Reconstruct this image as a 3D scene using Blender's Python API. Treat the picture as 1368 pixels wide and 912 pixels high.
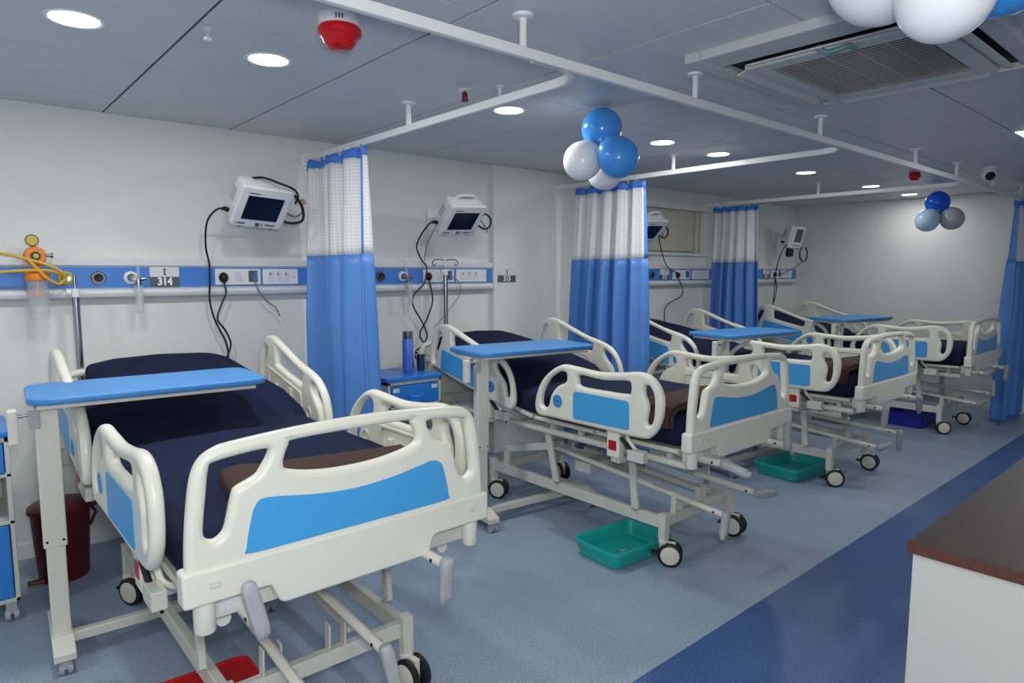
import bpy, bmesh, math, random
from mathutils import Vector, Matrix
random.seed(7)
R = math.radians
PI = math.pi
scene = bpy.context.scene
for o in list(bpy.data.objects):
    bpy.data.objects.remove(o)
COL = scene.collection

# ------------------------------------------------------------------ camera
cam_d = bpy.data.cameras.new('camera')
cam = bpy.data.objects.new('camera', cam_d)
COL.objects.link(cam)
cam_d.sensor_width = 36.0
cam_d.lens = 885.0 / 1368.0 * 36.0
cam_d.clip_start = 0.05
cam.location = (0, 0, 1.5)
cam.rotation_euler = (R(90 - 6.0), 0, R(-41.0))
scene.camera = cam

# ------------------------------------------------------------------ world, exposure
w = bpy.data.worlds.new('world')
scene.world = w
w.use_nodes = True
w.node_tree.nodes['Background'].inputs[0].default_value = (0.8, 0.9, 1, 1)
w.node_tree.nodes['Background'].inputs[1].default_value = 0.05
scene.view_settings.view_transform = 'Standard'
scene.view_settings.look = 'None'
scene.view_settings.gamma = 1
scene.view_settings.use_curve_mapping = False
scene.view_settings.exposure = 0.0
LAMP_W = [10.0, 10.0, 9.5, 8.0, 7.0, 5.0, 3.5, 4.2]     # downlights over the beds, near to far
AISLE_W = 3.5         # downlights over the aisle, beside and behind the camera
PANEL_W = 8.0
LAMP_COL = (1.0, 0.985, 0.945)
# the photographer's flash: balloon highlights and the soft rail shadow on the ceiling show it
fl_d = bpy.data.lights.new('camera_flash', 'POINT')
fl_d.energy = 84.0
fl_d.shadow_soft_size = 0.09
fl_d.color = (1.0, 0.99, 0.965)
fl_o = bpy.data.objects.new('camera_flash', fl_d)
COL.objects.link(fl_o)
fl_o.location = (0.03, -0.03, 1.64)

CEIL = 2.35
WALL = 4.2
FAR = 8.65

# ------------------------------------------------------------------ materials
def srgb(c):
    return tuple(((v / 255.0) / 12.92 if v / 255.0 <= 0.04045 else ((v / 255.0 + 0.055) / 1.055) ** 2.4) for v in c) + (1,)

def mat(name, rgb, rough=0.5, metal=0.0, noise=0.0, scale=40.0, bump=0.0, bscale=200.0, coat=0.0, trans=0.0, ior=1.45, emit=None, es=0.0, alpha=1.0, stretch=None):
    m = bpy.data.materials.new(name)
    m.use_nodes = True
    nt = m.node_tree
    b = nt.nodes['Principled BSDF']
    c = srgb(rgb)
    b.inputs['Base Color'].default_value = c
    b.inputs['Roughness'].default_value = rough
    b.inputs['Metallic'].default_value = metal
    b.inputs['IOR'].default_value = ior
    b.inputs['Coat Weight'].default_value = coat
    b.inputs['Transmission Weight'].default_value = trans
    b.inputs['Alpha'].default_value = alpha
    if emit:
        b.inputs['Emission Color'].default_value = srgb(emit)
        b.inputs['Emission Strength'].default_value = es
    if noise or bump:
        tc = nt.nodes.new('ShaderNodeTexCoord')
        mp = nt.nodes.new('ShaderNodeMapping')
        if stretch:
            mp.inputs['Scale'].default_value = stretch
        nt.links.new(tc.outputs['Object'], mp.inputs[0])
    if noise:
        n = nt.nodes.new('ShaderNodeTexNoise')
        n.inputs['Scale'].default_value = scale
        n.inputs['Detail'].default_value = 4
        nt.links.new(mp.outputs[0], n.inputs['Vector'])
        r = nt.nodes.new('ShaderNodeValToRGB')
        r.color_ramp.elements[0].position = 0.3
        r.color_ramp.elements[1].position = 0.7
        r.color_ramp.elements[0].color = tuple(v * (1 - noise) for v in c[:3]) + (1,)
        r.color_ramp.elements[1].color = tuple(min(1, v * (1 + noise)) for v in c[:3]) + (1,)
        nt.links.new(n.outputs[0], r.inputs[0])
        nt.links.new(r.outputs[0], b.inputs['Base Color'])
    if bump:
        n2 = nt.nodes.new('ShaderNodeTexNoise')
        n2.inputs['Scale'].default_value = bscale
        nt.links.new(mp.outputs[0], n2.inputs['Vector'])
        bp = nt.nodes.new('ShaderNodeBump')
        bp.inputs['Strength'].default_value = bump
        bp.inputs['Distance'].default_value = 0.004
        nt.links.new(n2.outputs[0], bp.inputs['Height'])
        nt.links.new(bp.outputs[0], b.inputs['Normal'])
    return m

def floor_mat(name, rgb, dark, light):
    """speckled vinyl: fine chips over a soft mottling"""
    m = bpy.data.materials.new(name)
    m.use_nodes = True
    nt = m.node_tree
    b = nt.nodes['Principled BSDF']
    tc = nt.nodes.new('ShaderNodeTexCoord')
    n1 = nt.nodes.new('ShaderNodeTexNoise')
    n1.inputs['Scale'].default_value = 130
    n1.inputs['Detail'].default_value = 3
    n2 = nt.nodes.new('ShaderNodeTexNoise')
    n2.inputs['Scale'].default_value = 2.2
    n2.inputs['Detail'].default_value = 3
    for n in (n1, n2):
        nt.links.new(tc.outputs['Object'], n.inputs['Vector'])
    r = nt.nodes.new('ShaderNodeValToRGB')
    e = r.color_ramp.elements
    e[0].position = 0.36
    e[0].color = srgb(dark)
    e[1].position = 0.64
    e[1].color = srgb(light)
    e2 = r.color_ramp.elements.new(0.5)
    e2.color = srgb(rgb)
    nt.links.new(n1.outputs[0], r.inputs[0])
    mx = nt.nodes.new('ShaderNodeMix')
    mx.data_type = 'RGBA'
    mx.blend_type = 'MULTIPLY'
    mx.inputs[0].default_value = 0.25
    nt.links.new(r.outputs[0], mx.inputs[6])
    nt.links.new(n2.outputs[0], mx.inputs[7])
    nt.links.new(mx.outputs[2], b.inputs['Base Color'])
    b.inputs['Roughness'].default_value = 0.38
    bp = nt.nodes.new('ShaderNodeBump')
    bp.inputs['Strength'].default_value = 0.06
    nt.links.new(n1.outputs[0], bp.inputs['Height'])
    nt.links.new(bp.outputs[0], b.inputs['Normal'])
    return m

def net_mat():
    m = bpy.data.materials.new('curtain_net')
    m.use_nodes = True
    nt = m.node_tree
    b = nt.nodes['Principled BSDF']
    tc = nt.nodes.new('ShaderNodeTexCoord')
    sp = nt.nodes.new('ShaderNodeSeparateXYZ')
    nt.links.new(tc.outputs['UV'], sp.inputs[0])
    def M(op, a, bval=None, bl=None):
        n = nt.nodes.new('ShaderNodeMath')
        n.operation = op
        nt.links.new(a, n.inputs[0])
        if bl is not None:
            nt.links.new(bl, n.inputs[1])
        elif bval is not None:
            n.inputs[1].default_value = bval
        return n.outputs[0]
    def line(o):
        return M('LESS_THAN', M('FRACT', M('MULTIPLY', o, 52.0)), 0.5)
    g = M('MULTIPLY', M('SUBTRACT', line(sp.outputs[0]), -1.0), bl=M('SUBTRACT', line(sp.outputs[1]), -1.0))
    g = M('DIVIDE', g, 4.0)
    r = nt.nodes.new('ShaderNodeValToRGB')
    r.color_ramp.elements[0].position = 0.2
    r.color_ramp.elements[0].color = srgb((224, 225, 229))
    r.color_ramp.elements[1].position = 0.8
    r.color_ramp.elements[1].color = srgb((238, 238, 240))
    nt.links.new(g, r.inputs[0])
    nt.links.new(r.outputs[0], b.inputs['Base Color'])
    a = nt.nodes.new('ShaderNodeMapRange')
    a.inputs[1].default_value = 0.25
    a.inputs[2].default_value = 1.0
    a.inputs[3].default_value = 0.88
    a.inputs[4].default_value = 1.0
    nt.links.new(g, a.inputs[0])
    nt.links.new(a.outputs[0], b.inputs['Alpha'])
    b.inputs['Roughness'].default_value = 0.8
    return m

def wood_mat(name, c0, c1, rough=0.35):
    m = bpy.data.materials.new(name)
    m.use_nodes = True
    nt = m.node_tree
    b = nt.nodes['Principled BSDF']
    tc = nt.nodes.new('ShaderNodeTexCoord')
    mp = nt.nodes.new('ShaderNodeMapping')
    mp.inputs['Scale'].default_value = (3, 40, 40)
    n = nt.nodes.new('ShaderNodeTexNoise')
    n.inputs['Scale'].default_value = 2
    n.inputs['Detail'].default_value = 6
    nt.links.new(tc.outputs['Object'], mp.inputs[0])
    nt.links.new(mp.outputs[0], n.inputs['Vector'])
    r = nt.nodes.new('ShaderNodeValToRGB')
    r.color_ramp.elements[0].color = srgb(c0)
    r.color_ramp.elements[1].color = srgb(c1)
    r.color_ramp.elements[0].position = 0.3
    r.color_ramp.elements[1].position = 0.7
    nt.links.new(n.outputs[0], r.inputs[0])
    nt.links.new(r.outputs[0], b.inputs['Base Color'])
    b.inputs['Roughness'].default_value = rough
    return m

M = {
    'wall': mat('wall_paint', (220, 223, 221), 0.6, noise=0.015, scale=3, bump=0.03, bscale=120),
    'tile': mat('ceiling_tile_paint', (210, 213, 214), 0.42, noise=0.02, scale=3),
    'grid': mat('ceiling_grid_gap', (78, 84, 94), 0.8, noise=0.05),
    'floor': floor_mat('floor_vinyl_pale_blue', (152, 171, 192), (135, 154, 175), (170, 187, 206)),
    'floor2': floor_mat('floor_vinyl_dark_blue', (62, 95, 150), (50, 79, 131), (82, 115, 168)),
    'skirt': mat('skirting', (150, 156, 162), 0.5, noise=0.03),
    'abs': mat('bed_plastic_white', (224, 224, 210), 0.34, noise=0.012, scale=6, coat=0.15),
    'abs_in': mat('bed_plastic_inner', (212, 213, 201), 0.4, noise=0.015, scale=6),
    'inlay': mat('blue_inlay', (70, 160, 220), 0.32, noise=0.02, scale=8),
    'badge': mat('blue_badge_ring', (44, 112, 180), 0.35, noise=0.02),
    'steel': mat('bed_frame_paint', (204, 204, 194), 0.38, noise=0.02, scale=12),
    'beige': mat('tube_paint_beige', (222, 219, 208), 0.38, noise=0.02, scale=12),
    'grey': mat('grey_plastic', (166, 169, 172), 0.42, noise=0.03, scale=12),
    'grey2': mat('dark_grey_plastic', (88, 92, 98), 0.45, noise=0.03, scale=12),
    'black': mat('black_rubber', (22, 22, 25), 0.55, noise=0.08, scale=20),
    'cable': mat('black_cable', (20, 20, 24), 0.45, noise=0.05, scale=30),
    'greycable': mat('grey_cable', (120, 124, 128), 0.5, noise=0.05, scale=30),
    'hub': mat('wheel_hub_cream', (214, 210, 196), 0.4, noise=0.02, scale=20),
    'navy': mat('navy_sheet', (24, 32, 60), 0.9, noise=0.1, scale=9, bump=0.12, bscale=14),
    'brown': mat('brown_blanket', (60, 40, 34), 0.9, noise=0.12, scale=30, bump=0.4, bscale=180),
    'red': mat('red_label', (170, 30, 36), 0.4, noise=0.05),
    'chrome': mat('chrome', (170, 172, 176), 0.2, metal=1.0, noise=0.02),
    'table': mat('table_top_blue', (66, 138, 206), 0.36, noise=0.02, scale=5),
    'table_frame': mat('table_frame_paint', (214, 214, 204), 0.4, noise=0.02),
    'locker_blue': mat('locker_blue', (40, 124, 210), 0.32, noise=0.02),
    'locker_body': mat('locker_body', (200, 202, 198), 0.42, noise=0.02),
    'curtain': mat('curtain_blue', (86, 138, 212), 0.42, noise=0.05, scale=2.5, bump=0.06, bscale=60, stretch=(1, 1, 0.25)),
    'curtain_top': mat('curtain_header_blue', (64, 122, 214), 0.55, noise=0.05, scale=6),
    'net': net_mat(),
    'rail': mat('rail_white', (232, 234, 234), 0.35, noise=0.01),
    'ac': mat('aircon_white', (196, 199, 198), 0.4, noise=0.015),
    'ac_in': mat('aircon_inside', (40, 40, 40), 0.7, noise=0.05),
    'ac_slat': mat('aircon_grille', (176, 170, 160), 0.5, noise=0.03),
    'teal_tape': mat('teal_tape', (96, 140, 140), 0.6, noise=0.05),
    'diffuser': mat('lamp_diffuser', (255, 255, 255), 0.4, noise=0.005, emit=(246, 250, 255), es=6.0),
    'lamp_trim': mat('lamp_trim', (232, 234, 236), 0.4, noise=0.01),
    'panelwhite': mat('trunking_white', (216, 220, 222), 0.4, noise=0.01),
    'panelblue': mat('trunking_blue', (72, 130, 210), 0.4, noise=0.02),
    'plate': mat('socket_plate', (228, 230, 232), 0.35, noise=0.01),
    'signgrey': mat('sign_grey', (86, 92, 98), 0.45, noise=0.02),
    'signwhite': mat('sign_white', (214, 218, 220), 0.45, noise=0.01),
    'signtext': mat('sign_white_print', (240, 242, 242), 0.5, noise=0.005),
    'ink': mat('dark_print', (52, 56, 66), 0.5, noise=0.02),
    'monitor': mat('monitor_shell', (226, 227, 230), 0.38, noise=0.012),
    'screen': mat('monitor_screen', (20, 27, 48), 0.12, noise=0.04),
    'orange': mat('orange_plastic', (232, 134, 30), 0.38, noise=0.03),
    'yellow': mat('yellow_tube', (226, 184, 66), 0.3, noise=0.04, trans=0.15),
    'gauge': mat('gauge_face', (190, 180, 60), 0.25, noise=0.08, scale=60),
    'clear': mat('clear_plastic', (226, 232, 236), 0.1, alpha=0.20, noise=0.005),
    'binred': mat('bin_dark_red', (84, 18, 26), 0.4, noise=0.05),
    'teal': mat('tray_teal', (30, 168, 164), 0.35, noise=0.03),
    'trayred': mat('tray_red', (190, 24, 28), 0.35, noise=0.03),
    'basin': mat('basin_deep_blue', (34, 40, 150), 0.4, noise=0.03),
    'flask': mat('flask_blue', (92, 124, 216), 0.32, noise=0.03),
    'counter': mat('counter_white', (186, 188, 180), 0.4, noise=0.01, scale=3),
    'countertop': wood_mat('counter_top_brown', (46, 38, 35), (58, 48, 44), 0.5),
    'counteredge': wood_mat('counter_edge_brown', (74, 44, 34), (92, 56, 42)),
    'b_blue': mat('balloon_blue', (76, 160, 236), 0.18, noise=0.01, scale=3, trans=0.1),
    'b_royal': mat('balloon_royal_blue', (34, 108, 232), 0.18, noise=0.01, scale=3, trans=0.1),
    'b_pale': mat('balloon_pale_blue', (196, 224, 250), 0.18, noise=0.01, scale=3, trans=0.1),
    'b_white': mat('balloon_white', (232, 236, 238), 0.2, noise=0.008, scale=3),
    'b_grey': mat('balloon_silver', (186, 190, 194), 0.3, noise=0.10, scale=14),
    'sounder_red': mat('sounder_red', (200, 20, 28), 0.22, noise=0.03),
    'blind': mat('window_blind', (206, 202, 188), 0.6, noise=0.02, scale=3),
    'skin': mat('tan_clip', (190, 140, 110), 0.5, noise=0.03),
}

M['navy'].node_tree.nodes['Principled BSDF'].inputs['Specular IOR Level'].default_value = 0.2
M['countertop'].node_tree.nodes['Principled BSDF'].inputs['Specular IOR Level'].default_value = 0.35
for k in ('b_blue', 'b_royal', 'b_pale', 'b_white'):       # thin rubber glows through a little
    b_ = M[k].node_tree.nodes['Principled BSDF']
    b_.inputs['Subsurface Weight'].default_value = 0.6
    b_.inputs['Subsurface Radius'].default_value = (1, 1, 1)
    b_.inputs['Subsurface Scale'].default_value = 0.08

# ------------------------------------------------------------------ helpers
OFF = Vector((0, 0, 0))

def finish(name, bm, material, parent=None, smooth=False, bevel=0.0, off=None, segs=2, angle=35):
    if off is not None:
        bmesh.ops.translate(bm, verts=bm.verts, vec=-Vector(off))
    bmesh.ops.recalc_face_normals(bm, faces=bm.faces)
    me = bpy.data.meshes.new(name)
    bm.to_mesh(me)
    bm.free()
    return mobj(name, me, material, parent, smooth, bevel, segs, angle)

def mobj(name, me, material, parent=None, smooth=False, bevel=0.0, segs=2, angle=35):
    if not me.materials:
        me.materials.append(M[material] if isinstance(material, str) else material)
    if smooth:
        smooth_by_angle(me)
    ob = bpy.data.objects.new(name, me)
    COL.objects.link(ob)
    if parent:
        ob.parent = parent
    if bevel:
        md = ob.modifiers.new('bevel', 'BEVEL')
        md.width = bevel
        md.segments = segs
        md.limit_method = 'ANGLE'
        md.angle_limit = R(angle)
    return ob

def smooth_by_angle(me, ang=40):
    bm = bmesh.new()
    bm.from_mesh(me)
    for f in bm.faces:
        f.smooth = True
    for e in bm.edges:
        if len(e.link_faces) == 2 and e.calc_face_angle(0) > R(ang):
            e.smooth = False
    bm.to_mesh(me)
    bm.free()

def thing(name, label, cat, loc=(0, 0, 0), rotz=0.0, group=None):
    o = bpy.data.objects.new(name, None)
    o.empty_display_size = 0.1
    COL.objects.link(o)
    o.location = loc
    o.rotation_euler = (0, 0, rotz)
    return tag(o, label, cat, group)

def tag(o, label, cat, group=None):
    o['label'] = label
    o['category'] = cat
    if group:
        o['group'] = group
    return o

def struct(o, label=None):
    o['kind'] = 'structure'
    if label:
        o['label'] = label
    return o

def copy_tree(o, parent=None):
    c = o.copy()
    COL.objects.link(c)
    c.parent = parent
    for ch in list(o.children):
        copy_tree(ch, c)
    return c

def box(bm, x0, x1, y0, y1, z0, z1, mtx=None):
    vs = [bm.verts.new((x, y, z)) for x in (x0, x1) for y in (y0, y1) for z in (z0, z1)]
    for f in ((0, 1, 3, 2), (4, 6, 7, 5), (0, 4, 5, 1), (2, 3, 7, 6), (0, 2, 6, 4), (1, 5, 7, 3)):
        bm.faces.new([vs[i] for i in f])
    if mtx is not None:
        for v in vs:
            v.co = mtx @ v.co
    return vs

def boxbm(*a, mtx=None):
    bm = bmesh.new()
    box(bm, *a, mtx=mtx)
    return bm

def catmull(pts, n=6, closed=True):
    out = []
    N = len(pts)
    P = [Vector(p) for p in pts]
    for i in range(N if closed else N - 1):
        if closed:
            a, b, c, d = P[i - 1], P[i], P[(i + 1) % N], P[(i + 2) % N]
        else:
            a, b, c, d = P[max(i - 1, 0)], P[i], P[i + 1], P[min(i + 2, N - 1)]
        for k in range(n):
            t = k / n
            out.append(0.5 * ((2 * b) + (c - a) * t + (2 * a - 5 * b + 4 * c - d) * t * t + (3 * b - a - 3 * c + d) * t ** 3))
    if not closed:
        out.append(P[-1])
    return out

def rpoly(pts, r, n=5):
    out = []
    N = len(pts)
    P = [Vector(p) for p in pts]
    for i in range(N):
        a, b, c = P[i - 1], P[i], P[(i + 1) % N]
        rr = r[i] if isinstance(r, (list, tuple)) else r
        d1 = (a - b)
        d2 = (c - b)
        t = min(rr, d1.length * 0.49, d2.length * 0.49)
        p0 = b + d1.normalized() * t
        p1 = b + d2.normalized() * t
        for k in range(n + 1):
            s = k / n
            out.append((1 - s) ** 2 * p0 + 2 * s * (1 - s) * b + s * s * p1)
    return out

def tube(bm, pts, r, seg=10, cap=True):
    pts = [Vector(p) for p in pts]
    rings = []
    up = None
    for i, p in enumerate(pts):
        if i == 0:
            t = pts[1] - p
        elif i == len(pts) - 1:
            t = p - pts[i - 1]
        else:
            t = pts[i + 1] - pts[i - 1]
        t.normalize()
        if up is None:
            up = Vector((0, 0, 1)) if abs(t.z) < 0.9 else Vector((1, 0, 0))
        n = (up - t * up.dot(t))
        if n.length < 1e-5:
            n = t.orthogonal()
        n.normalize()
        up = n
        b = t.cross(n)
        rr = r[i] if isinstance(r, (list, tuple)) else r
        rings.append([bm.verts.new(p + (n * math.cos(2 * PI * k / seg) + b * math.sin(2 * PI * k / seg)) * rr) for k in range(seg)])
    for a, b in zip(rings, rings[1:]):
        for k in range(seg):
            bm.faces.new((a[k], a[(k + 1) % seg], b[(k + 1) % seg], b[k]))
    if cap:
        bm.faces.new(rings[0][::-1])
        bm.faces.new(rings[-1])

def cord(bm, pts, r, n=8, seg=6):
    tube(bm, catmull(pts, n, closed=False), r, seg)

def rtube(bm, a, b, wx, wz, roll_up=(0, 0, 1)):
    """rectangular tube from a to b; wz measured along roll_up, wx across"""
    a, b = Vector(a), Vector(b)
    t = (b - a).normalized()
    u = Vector(roll_up)
    u = (u - t * u.dot(t)).normalized()
    s = t.cross(u)
    vs = []
    for p in (a, b):
        vs.append([bm.verts.new(p + s * wx / 2 * i + u * wz / 2 * j) for i, j in ((-1, -1), (1, -1), (1, 1), (-1, 1))])
    for k in range(4):
        bm.faces.new((vs[0][k], vs[0][(k + 1) % 4], vs[1][(k + 1) % 4], vs[1][k]))
    bm.faces.new(vs[0][::-1])
    bm.faces.new(vs[1])

def lathe(bm, prof, seg=24, mtx=None):
    """prof: list of (r, z); revolved about z"""
    rings = []
    for r, z in prof:
        if r < 1e-6:
            v = bm.verts.new((0, 0, z))
            rings.append([v])
        else:
            rings.append([bm.verts.new((r * math.cos(2 * PI * k / seg), r * math.sin(2 * PI * k / seg), z)) for k in range(seg)])
    for a, b in zip(rings, rings[1:]):
        for k in range(seg):
            k2 = (k + 1) % seg
            if len(a) == 1 and len(b) == 1:
                continue
            if len(a) == 1:
                bm.faces.new((a[0], b[k2], b[k]))
            elif len(b) == 1:
                bm.faces.new((a[k], a[k2], b[0]))
            else:
                bm.faces.new((a[k], a[k2], b[k2], b[k]))
    if len(rings[0]) > 1:
        bm.faces.new(rings[0][::-1])
    if len(rings[-1]) > 1:
        bm.faces.new(rings[-1])
    if mtx is not None:
        for ring in rings:
            for v in ring:
                v.co = mtx @ v.co

def lathebm(prof, seg=24, mtx=None):
    bm = bmesh.new()
    lathe(bm, prof, seg, mtx)
    return bm

def T(x, y, z):
    return Matrix.Translation((x, y, z))

AX_X = Matrix.Rotation(R(90), 4, 'Y')      # lathe axis z -> x
AX_Y = Matrix.Rotation(R(-90), 4, 'X')     # lathe axis z -> y
TO_YZ = Matrix(((0, 0, 1, 0), (1, 0, 0, 0), (0, 1, 0, 0), (0, 0, 0, 1)))       # (a,b,c)->(c,a,b)
TO_XZ = Matrix(((1, 0, 0, 0), (0, 0, -1, 0), (0, 1, 0, 0), (0, 0, 0, 1)))      # (a,b,c)->(a,-c,b)

def curve_mesh(splines, extrude, bevel, mtx=None, res=3):
    cu = bpy.data.curves.new('tmp', 'CURVE')
    cu.dimensions = '2D'
    cu.fill_mode = 'BOTH'
    cu.extrude = extrude
    cu.bevel_depth = bevel
    cu.bevel_resolution = res
    cu.offset = -bevel
    for pts in splines:
        s = cu.splines.new('POLY')
        s.points.add(len(pts) - 1)
        for q, p in zip(s.points, pts):
            q.co = (p[0], p[1], 0, 1)
        s.use_cyclic_u = True
    ob = bpy.data.objects.new('tmp', cu)
    COL.objects.link(ob)
    dg = bpy.context.evaluated_depsgraph_get()
    me = bpy.data.meshes.new_from_object(ob.evaluated_get(dg))
    bpy.data.objects.remove(ob)
    bpy.data.curves.remove(cu)
    if mtx is not None:
        me.transform(mtx)
    me.materials.clear()
    return me

def text_mesh(txt, size, extrude, mtx, bold=0.0):
    cu = bpy.data.curves.new('tmp', 'FONT')
    cu.body = txt
    cu.size = size
    cu.extrude = extrude
    cu.align_x = 'CENTER'
    cu.align_y = 'CENTER'
    cu.offset = bold
    cu.resolution_u = 3
    ob = bpy.data.objects.new('tmp', cu)
    COL.objects.link(ob)
    dg = bpy.context.evaluated_depsgraph_get()
    me = bpy.data.meshes.new_from_object(ob.evaluated_get(dg))
    bpy.data.objects.remove(ob)
    bpy.data.curves.remove(cu)
    me.transform(mtx)
    me.materials.clear()
    return me

def merged(me_list):
    bm = bmesh.new()
    for m in me_list:
        bm.from_mesh(m)
    return bm

# ================================================================== THE ROOM
X0, Y0 = -2.2, -1.9
fl = struct(finish('floor', boxbm(X0, FAR, 1.44, WALL + 0.05, -0.05, 0.0), 'floor'), 'pale blue speckled vinyl floor under the beds')
fl2 = struct(finish('floor', boxbm(X0, FAR, Y0, 1.44, -0.05, 0.0), 'floor2'), 'dark blue vinyl floor of the aisle')

# head wall with a window opening
bm = bmesh.new()
wx0, wx1, wz0, wz1 = 5.15, 6.48, 1.70, 2.16
for a in ((X0, wx0, WALL, WALL + 0.15, 0, CEIL), (wx1, FAR + 0.15, WALL, WALL + 0.15, 0, CEIL), (wx0, wx1, WALL, WALL + 0.15, 0, wz0), (wx0, wx1, WALL, WALL + 0.15, wz1, CEIL)):
    box(bm, *a)
struct(finish('wall_back', bm, 'wall'))
struct(finish('wall_column', boxbm(3.41, 4.38, WALL - 0.055, WALL + 0.01, 0, CEIL), 'wall', bevel=0.006), 'shallow white pier between beds two and three')
struct(finish('wall_right', boxbm(FAR, FAR + 0.15, Y0, WALL, 0, CEIL), 'wall'))
struct(finish('wall_left', boxbm(X0 - 0.15, X0, Y0, WALL, 0, CEIL), 'wall'))
struct(finish('wall_front', boxbm(X0, FAR, Y0 - 0.15, Y0, 0, CEIL), 'wall'))
struct(finish('baseboard_back', boxbm(X0, FAR, WALL - 0.012, WALL + 0.002, 0, 0.085), 'wall', bevel=0.004))
struct(finish('baseboard_right', boxbm(FAR - 0.012, FAR + 0.002, Y0, WALL, 0, 0.085), 'wall', bevel=0.004))

# window: cream roller blind, pelmet, sill
wn = bpy.data.objects.new('window_1', None)
COL.objects.link(wn)
wn.location = (5.8, WALL, 1.7)
struct(wn, 'window behind a cream blind over the third bed')
o3 = (5.8, WALL, 1.7)
finish('blind', boxbm(wx0, 6.30, WALL + 0.03, WALL + 0.036, wz0 + 0.02, wz1), 'blind', wn, off=o3)
for a, b in ((6.32, 6.37), (6.42, 6.48)):
    finish('window_frame', boxbm(a, b, WALL + 0.01, WALL + 0.05, wz0, wz1), 'blind', wn, bevel=0.004, off=o3)
finish('backing', boxbm(wx0, wx1, WALL + 0.05, WALL + 0.06, wz0, wz1), 'blind', wn, off=o3)
finish('window_sill', boxbm(wx0 - 0.05, wx1 + 0.05, WALL - 0.03, WALL + 0.05, wz0 - 0.03, wz0), 'wall', wn, bevel=0.004, off=o3)
finish('pelmet', boxbm(wx0 - 0.05, wx1 + 0.05, WALL - 0.045, WALL + 0.01, wz1 - 0.01, wz1 + 0.055), 'wall', wn, bevel=0.006, off=o3)

# ceiling: backing slab and lay-in tiles
ce = struct(finish('ceiling', boxbm(X0, FAR, Y0, WALL, CEIL + 0.0045, CEIL + 0.06), 'grid'), 'lay-in ceiling of pale blue-grey tiles')
PX, PY = 0.66, 0.668
GX, GY = 0.745, 1.128
AC = (2.30, 3.41, 0.66, 1.61)
xs = [X0] + [GX + PX * k for k in range(-4, 12) if X0 < GX + PX * k < FAR] + [FAR]
ys = [Y0] + [GY + PY * k for k in range(-4, 5) if Y0 < GY + PY * k < WALL - 0.02] + [WALL]
tile_cache = {}
for i in range(len(xs) - 1):
    for j in range(len(ys) - 1):
        a, b, c, d = xs[i], xs[i + 1], ys[j], ys[j + 1]
        if a > AC[0] - 0.05 and b < AC[1] + 0.05 and c > AC[2] and d < AC[3]:
            continue
        key = (round(b - a, 3), round(d - c, 3))
        if key not in tile_cache:
            g = 0.0055
            bm = boxbm(-key[0] / 2 + g, key[0] / 2 - g, -key[1] / 2 + g * 0.65, key[1] / 2 - g * 0.65, 0, 0.005)
            t = finish('ceiling_tile', bm, 'tile', ce)
            tile_cache[key] = t
        else:
            t = tile_cache[key].copy()
            COL.objects.link(t)
        t.parent = ce
        t.location = ((a + b) / 2, (c + d) / 2, CEIL)

# ------------------------------------------------------------------ downlights
def downlight(x, y, label, power, r=0.078):
    t = thing('downlight', label, 'light', (x, y, CEIL), group='recessed round downlights')
    finish('trim_ring', lathebm([(r - 0.004, -0.001), (r + 0.01, -0.004), (r + 0.014, 0.0), (r + 0.014, 0.001), (r - 0.004, 0.001)], 32), 'lamp_trim', t, smooth=True)
    finish('diffuser', lathebm([(0, -0.003), (r - 0.003, -0.003), (r - 0.003, 0.0), (0, 0.0)], 32), 'diffuser', t)
    l = bpy.data.lights.new('downlight_lamp', 'AREA')
    l.shape = 'DISK'
    l.size = r * 2
    l.energy = power
    l.color = LAMP_COL
    lo = bpy.data.objects.new('lamp', l)
    COL.objects.link(lo)
    lo.parent = t
    lo.location = (0, 0, -0.006)
    return t

DL = [(0.42, 'round downlight nearest the left edge of the ceiling'), (1.08, 'second round downlight from the left, beside the red alarm sounder'),
      (2.36, 'round downlight between the first curtain rail and the balloon cluster'), (3.70, 'round downlight just right of the near balloon cluster'),
      (4.37, 'round downlight above the rail of the second curtain'), (5.74, 'round downlight between the second and third curtain rails'),
      (7.14, 'round downlight near the third curtain rail'), (8.20, 'farthest round downlight, right above the far balloons')]
for (x, lb), pw in zip(DL, LAMP_W):
    downlight(x, 2.74, lb, pw)
for x, y, lb in ((-1.3, 0.35, 'round downlight in the aisle left of the camera'), (0.35, -0.7, 'round downlight in the aisle right behind the camera'), (1.9, -0.9, 'round downlight above the near end of the counter'),
                 (-1.3, 2.74, 'round downlight over the bedside left of the picture'), (3.9, -0.6, 'round downlight above the middle of the counter'), (6.2, -0.4, 'round downlight in the aisle beyond the counter')):
    downlight(x, y, lb, AISLE_W * (0.7 if x > 1 else 1.0) if y < 1 else LAMP_W[0])

# square panel light at the right edge
t = thing('panel_light', 'square white ceiling light at the right edge', 'light', (5.32, 0.82, CEIL))
finish('frame', boxbm(-0.31, 0.31, -0.31, 0.31, -0.006, 0.004), 'lamp_trim', t, bevel=0.003)
finish('diffuser', boxbm(-0.295, 0.295, -0.295, 0.295, -0.009, -0.005), 'diffuser', t)
l = bpy.data.lights.new('panel_lamp', 'AREA')
l.shape = 'SQUARE'
l.size = 0.58
l.energy = PANEL_W
l.color = LAMP_COL
lo = bpy.data.objects.new('lamp', l)
COL.objects.link(lo)
lo.parent = t
lo.location = (0, 0, -0.012)

# ================================================================== HOSPITAL BED (one prototype, copied)
BY = 2.8                         # bed origin: middle of the bed on the floor
BO = (0, BY, 0)

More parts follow.
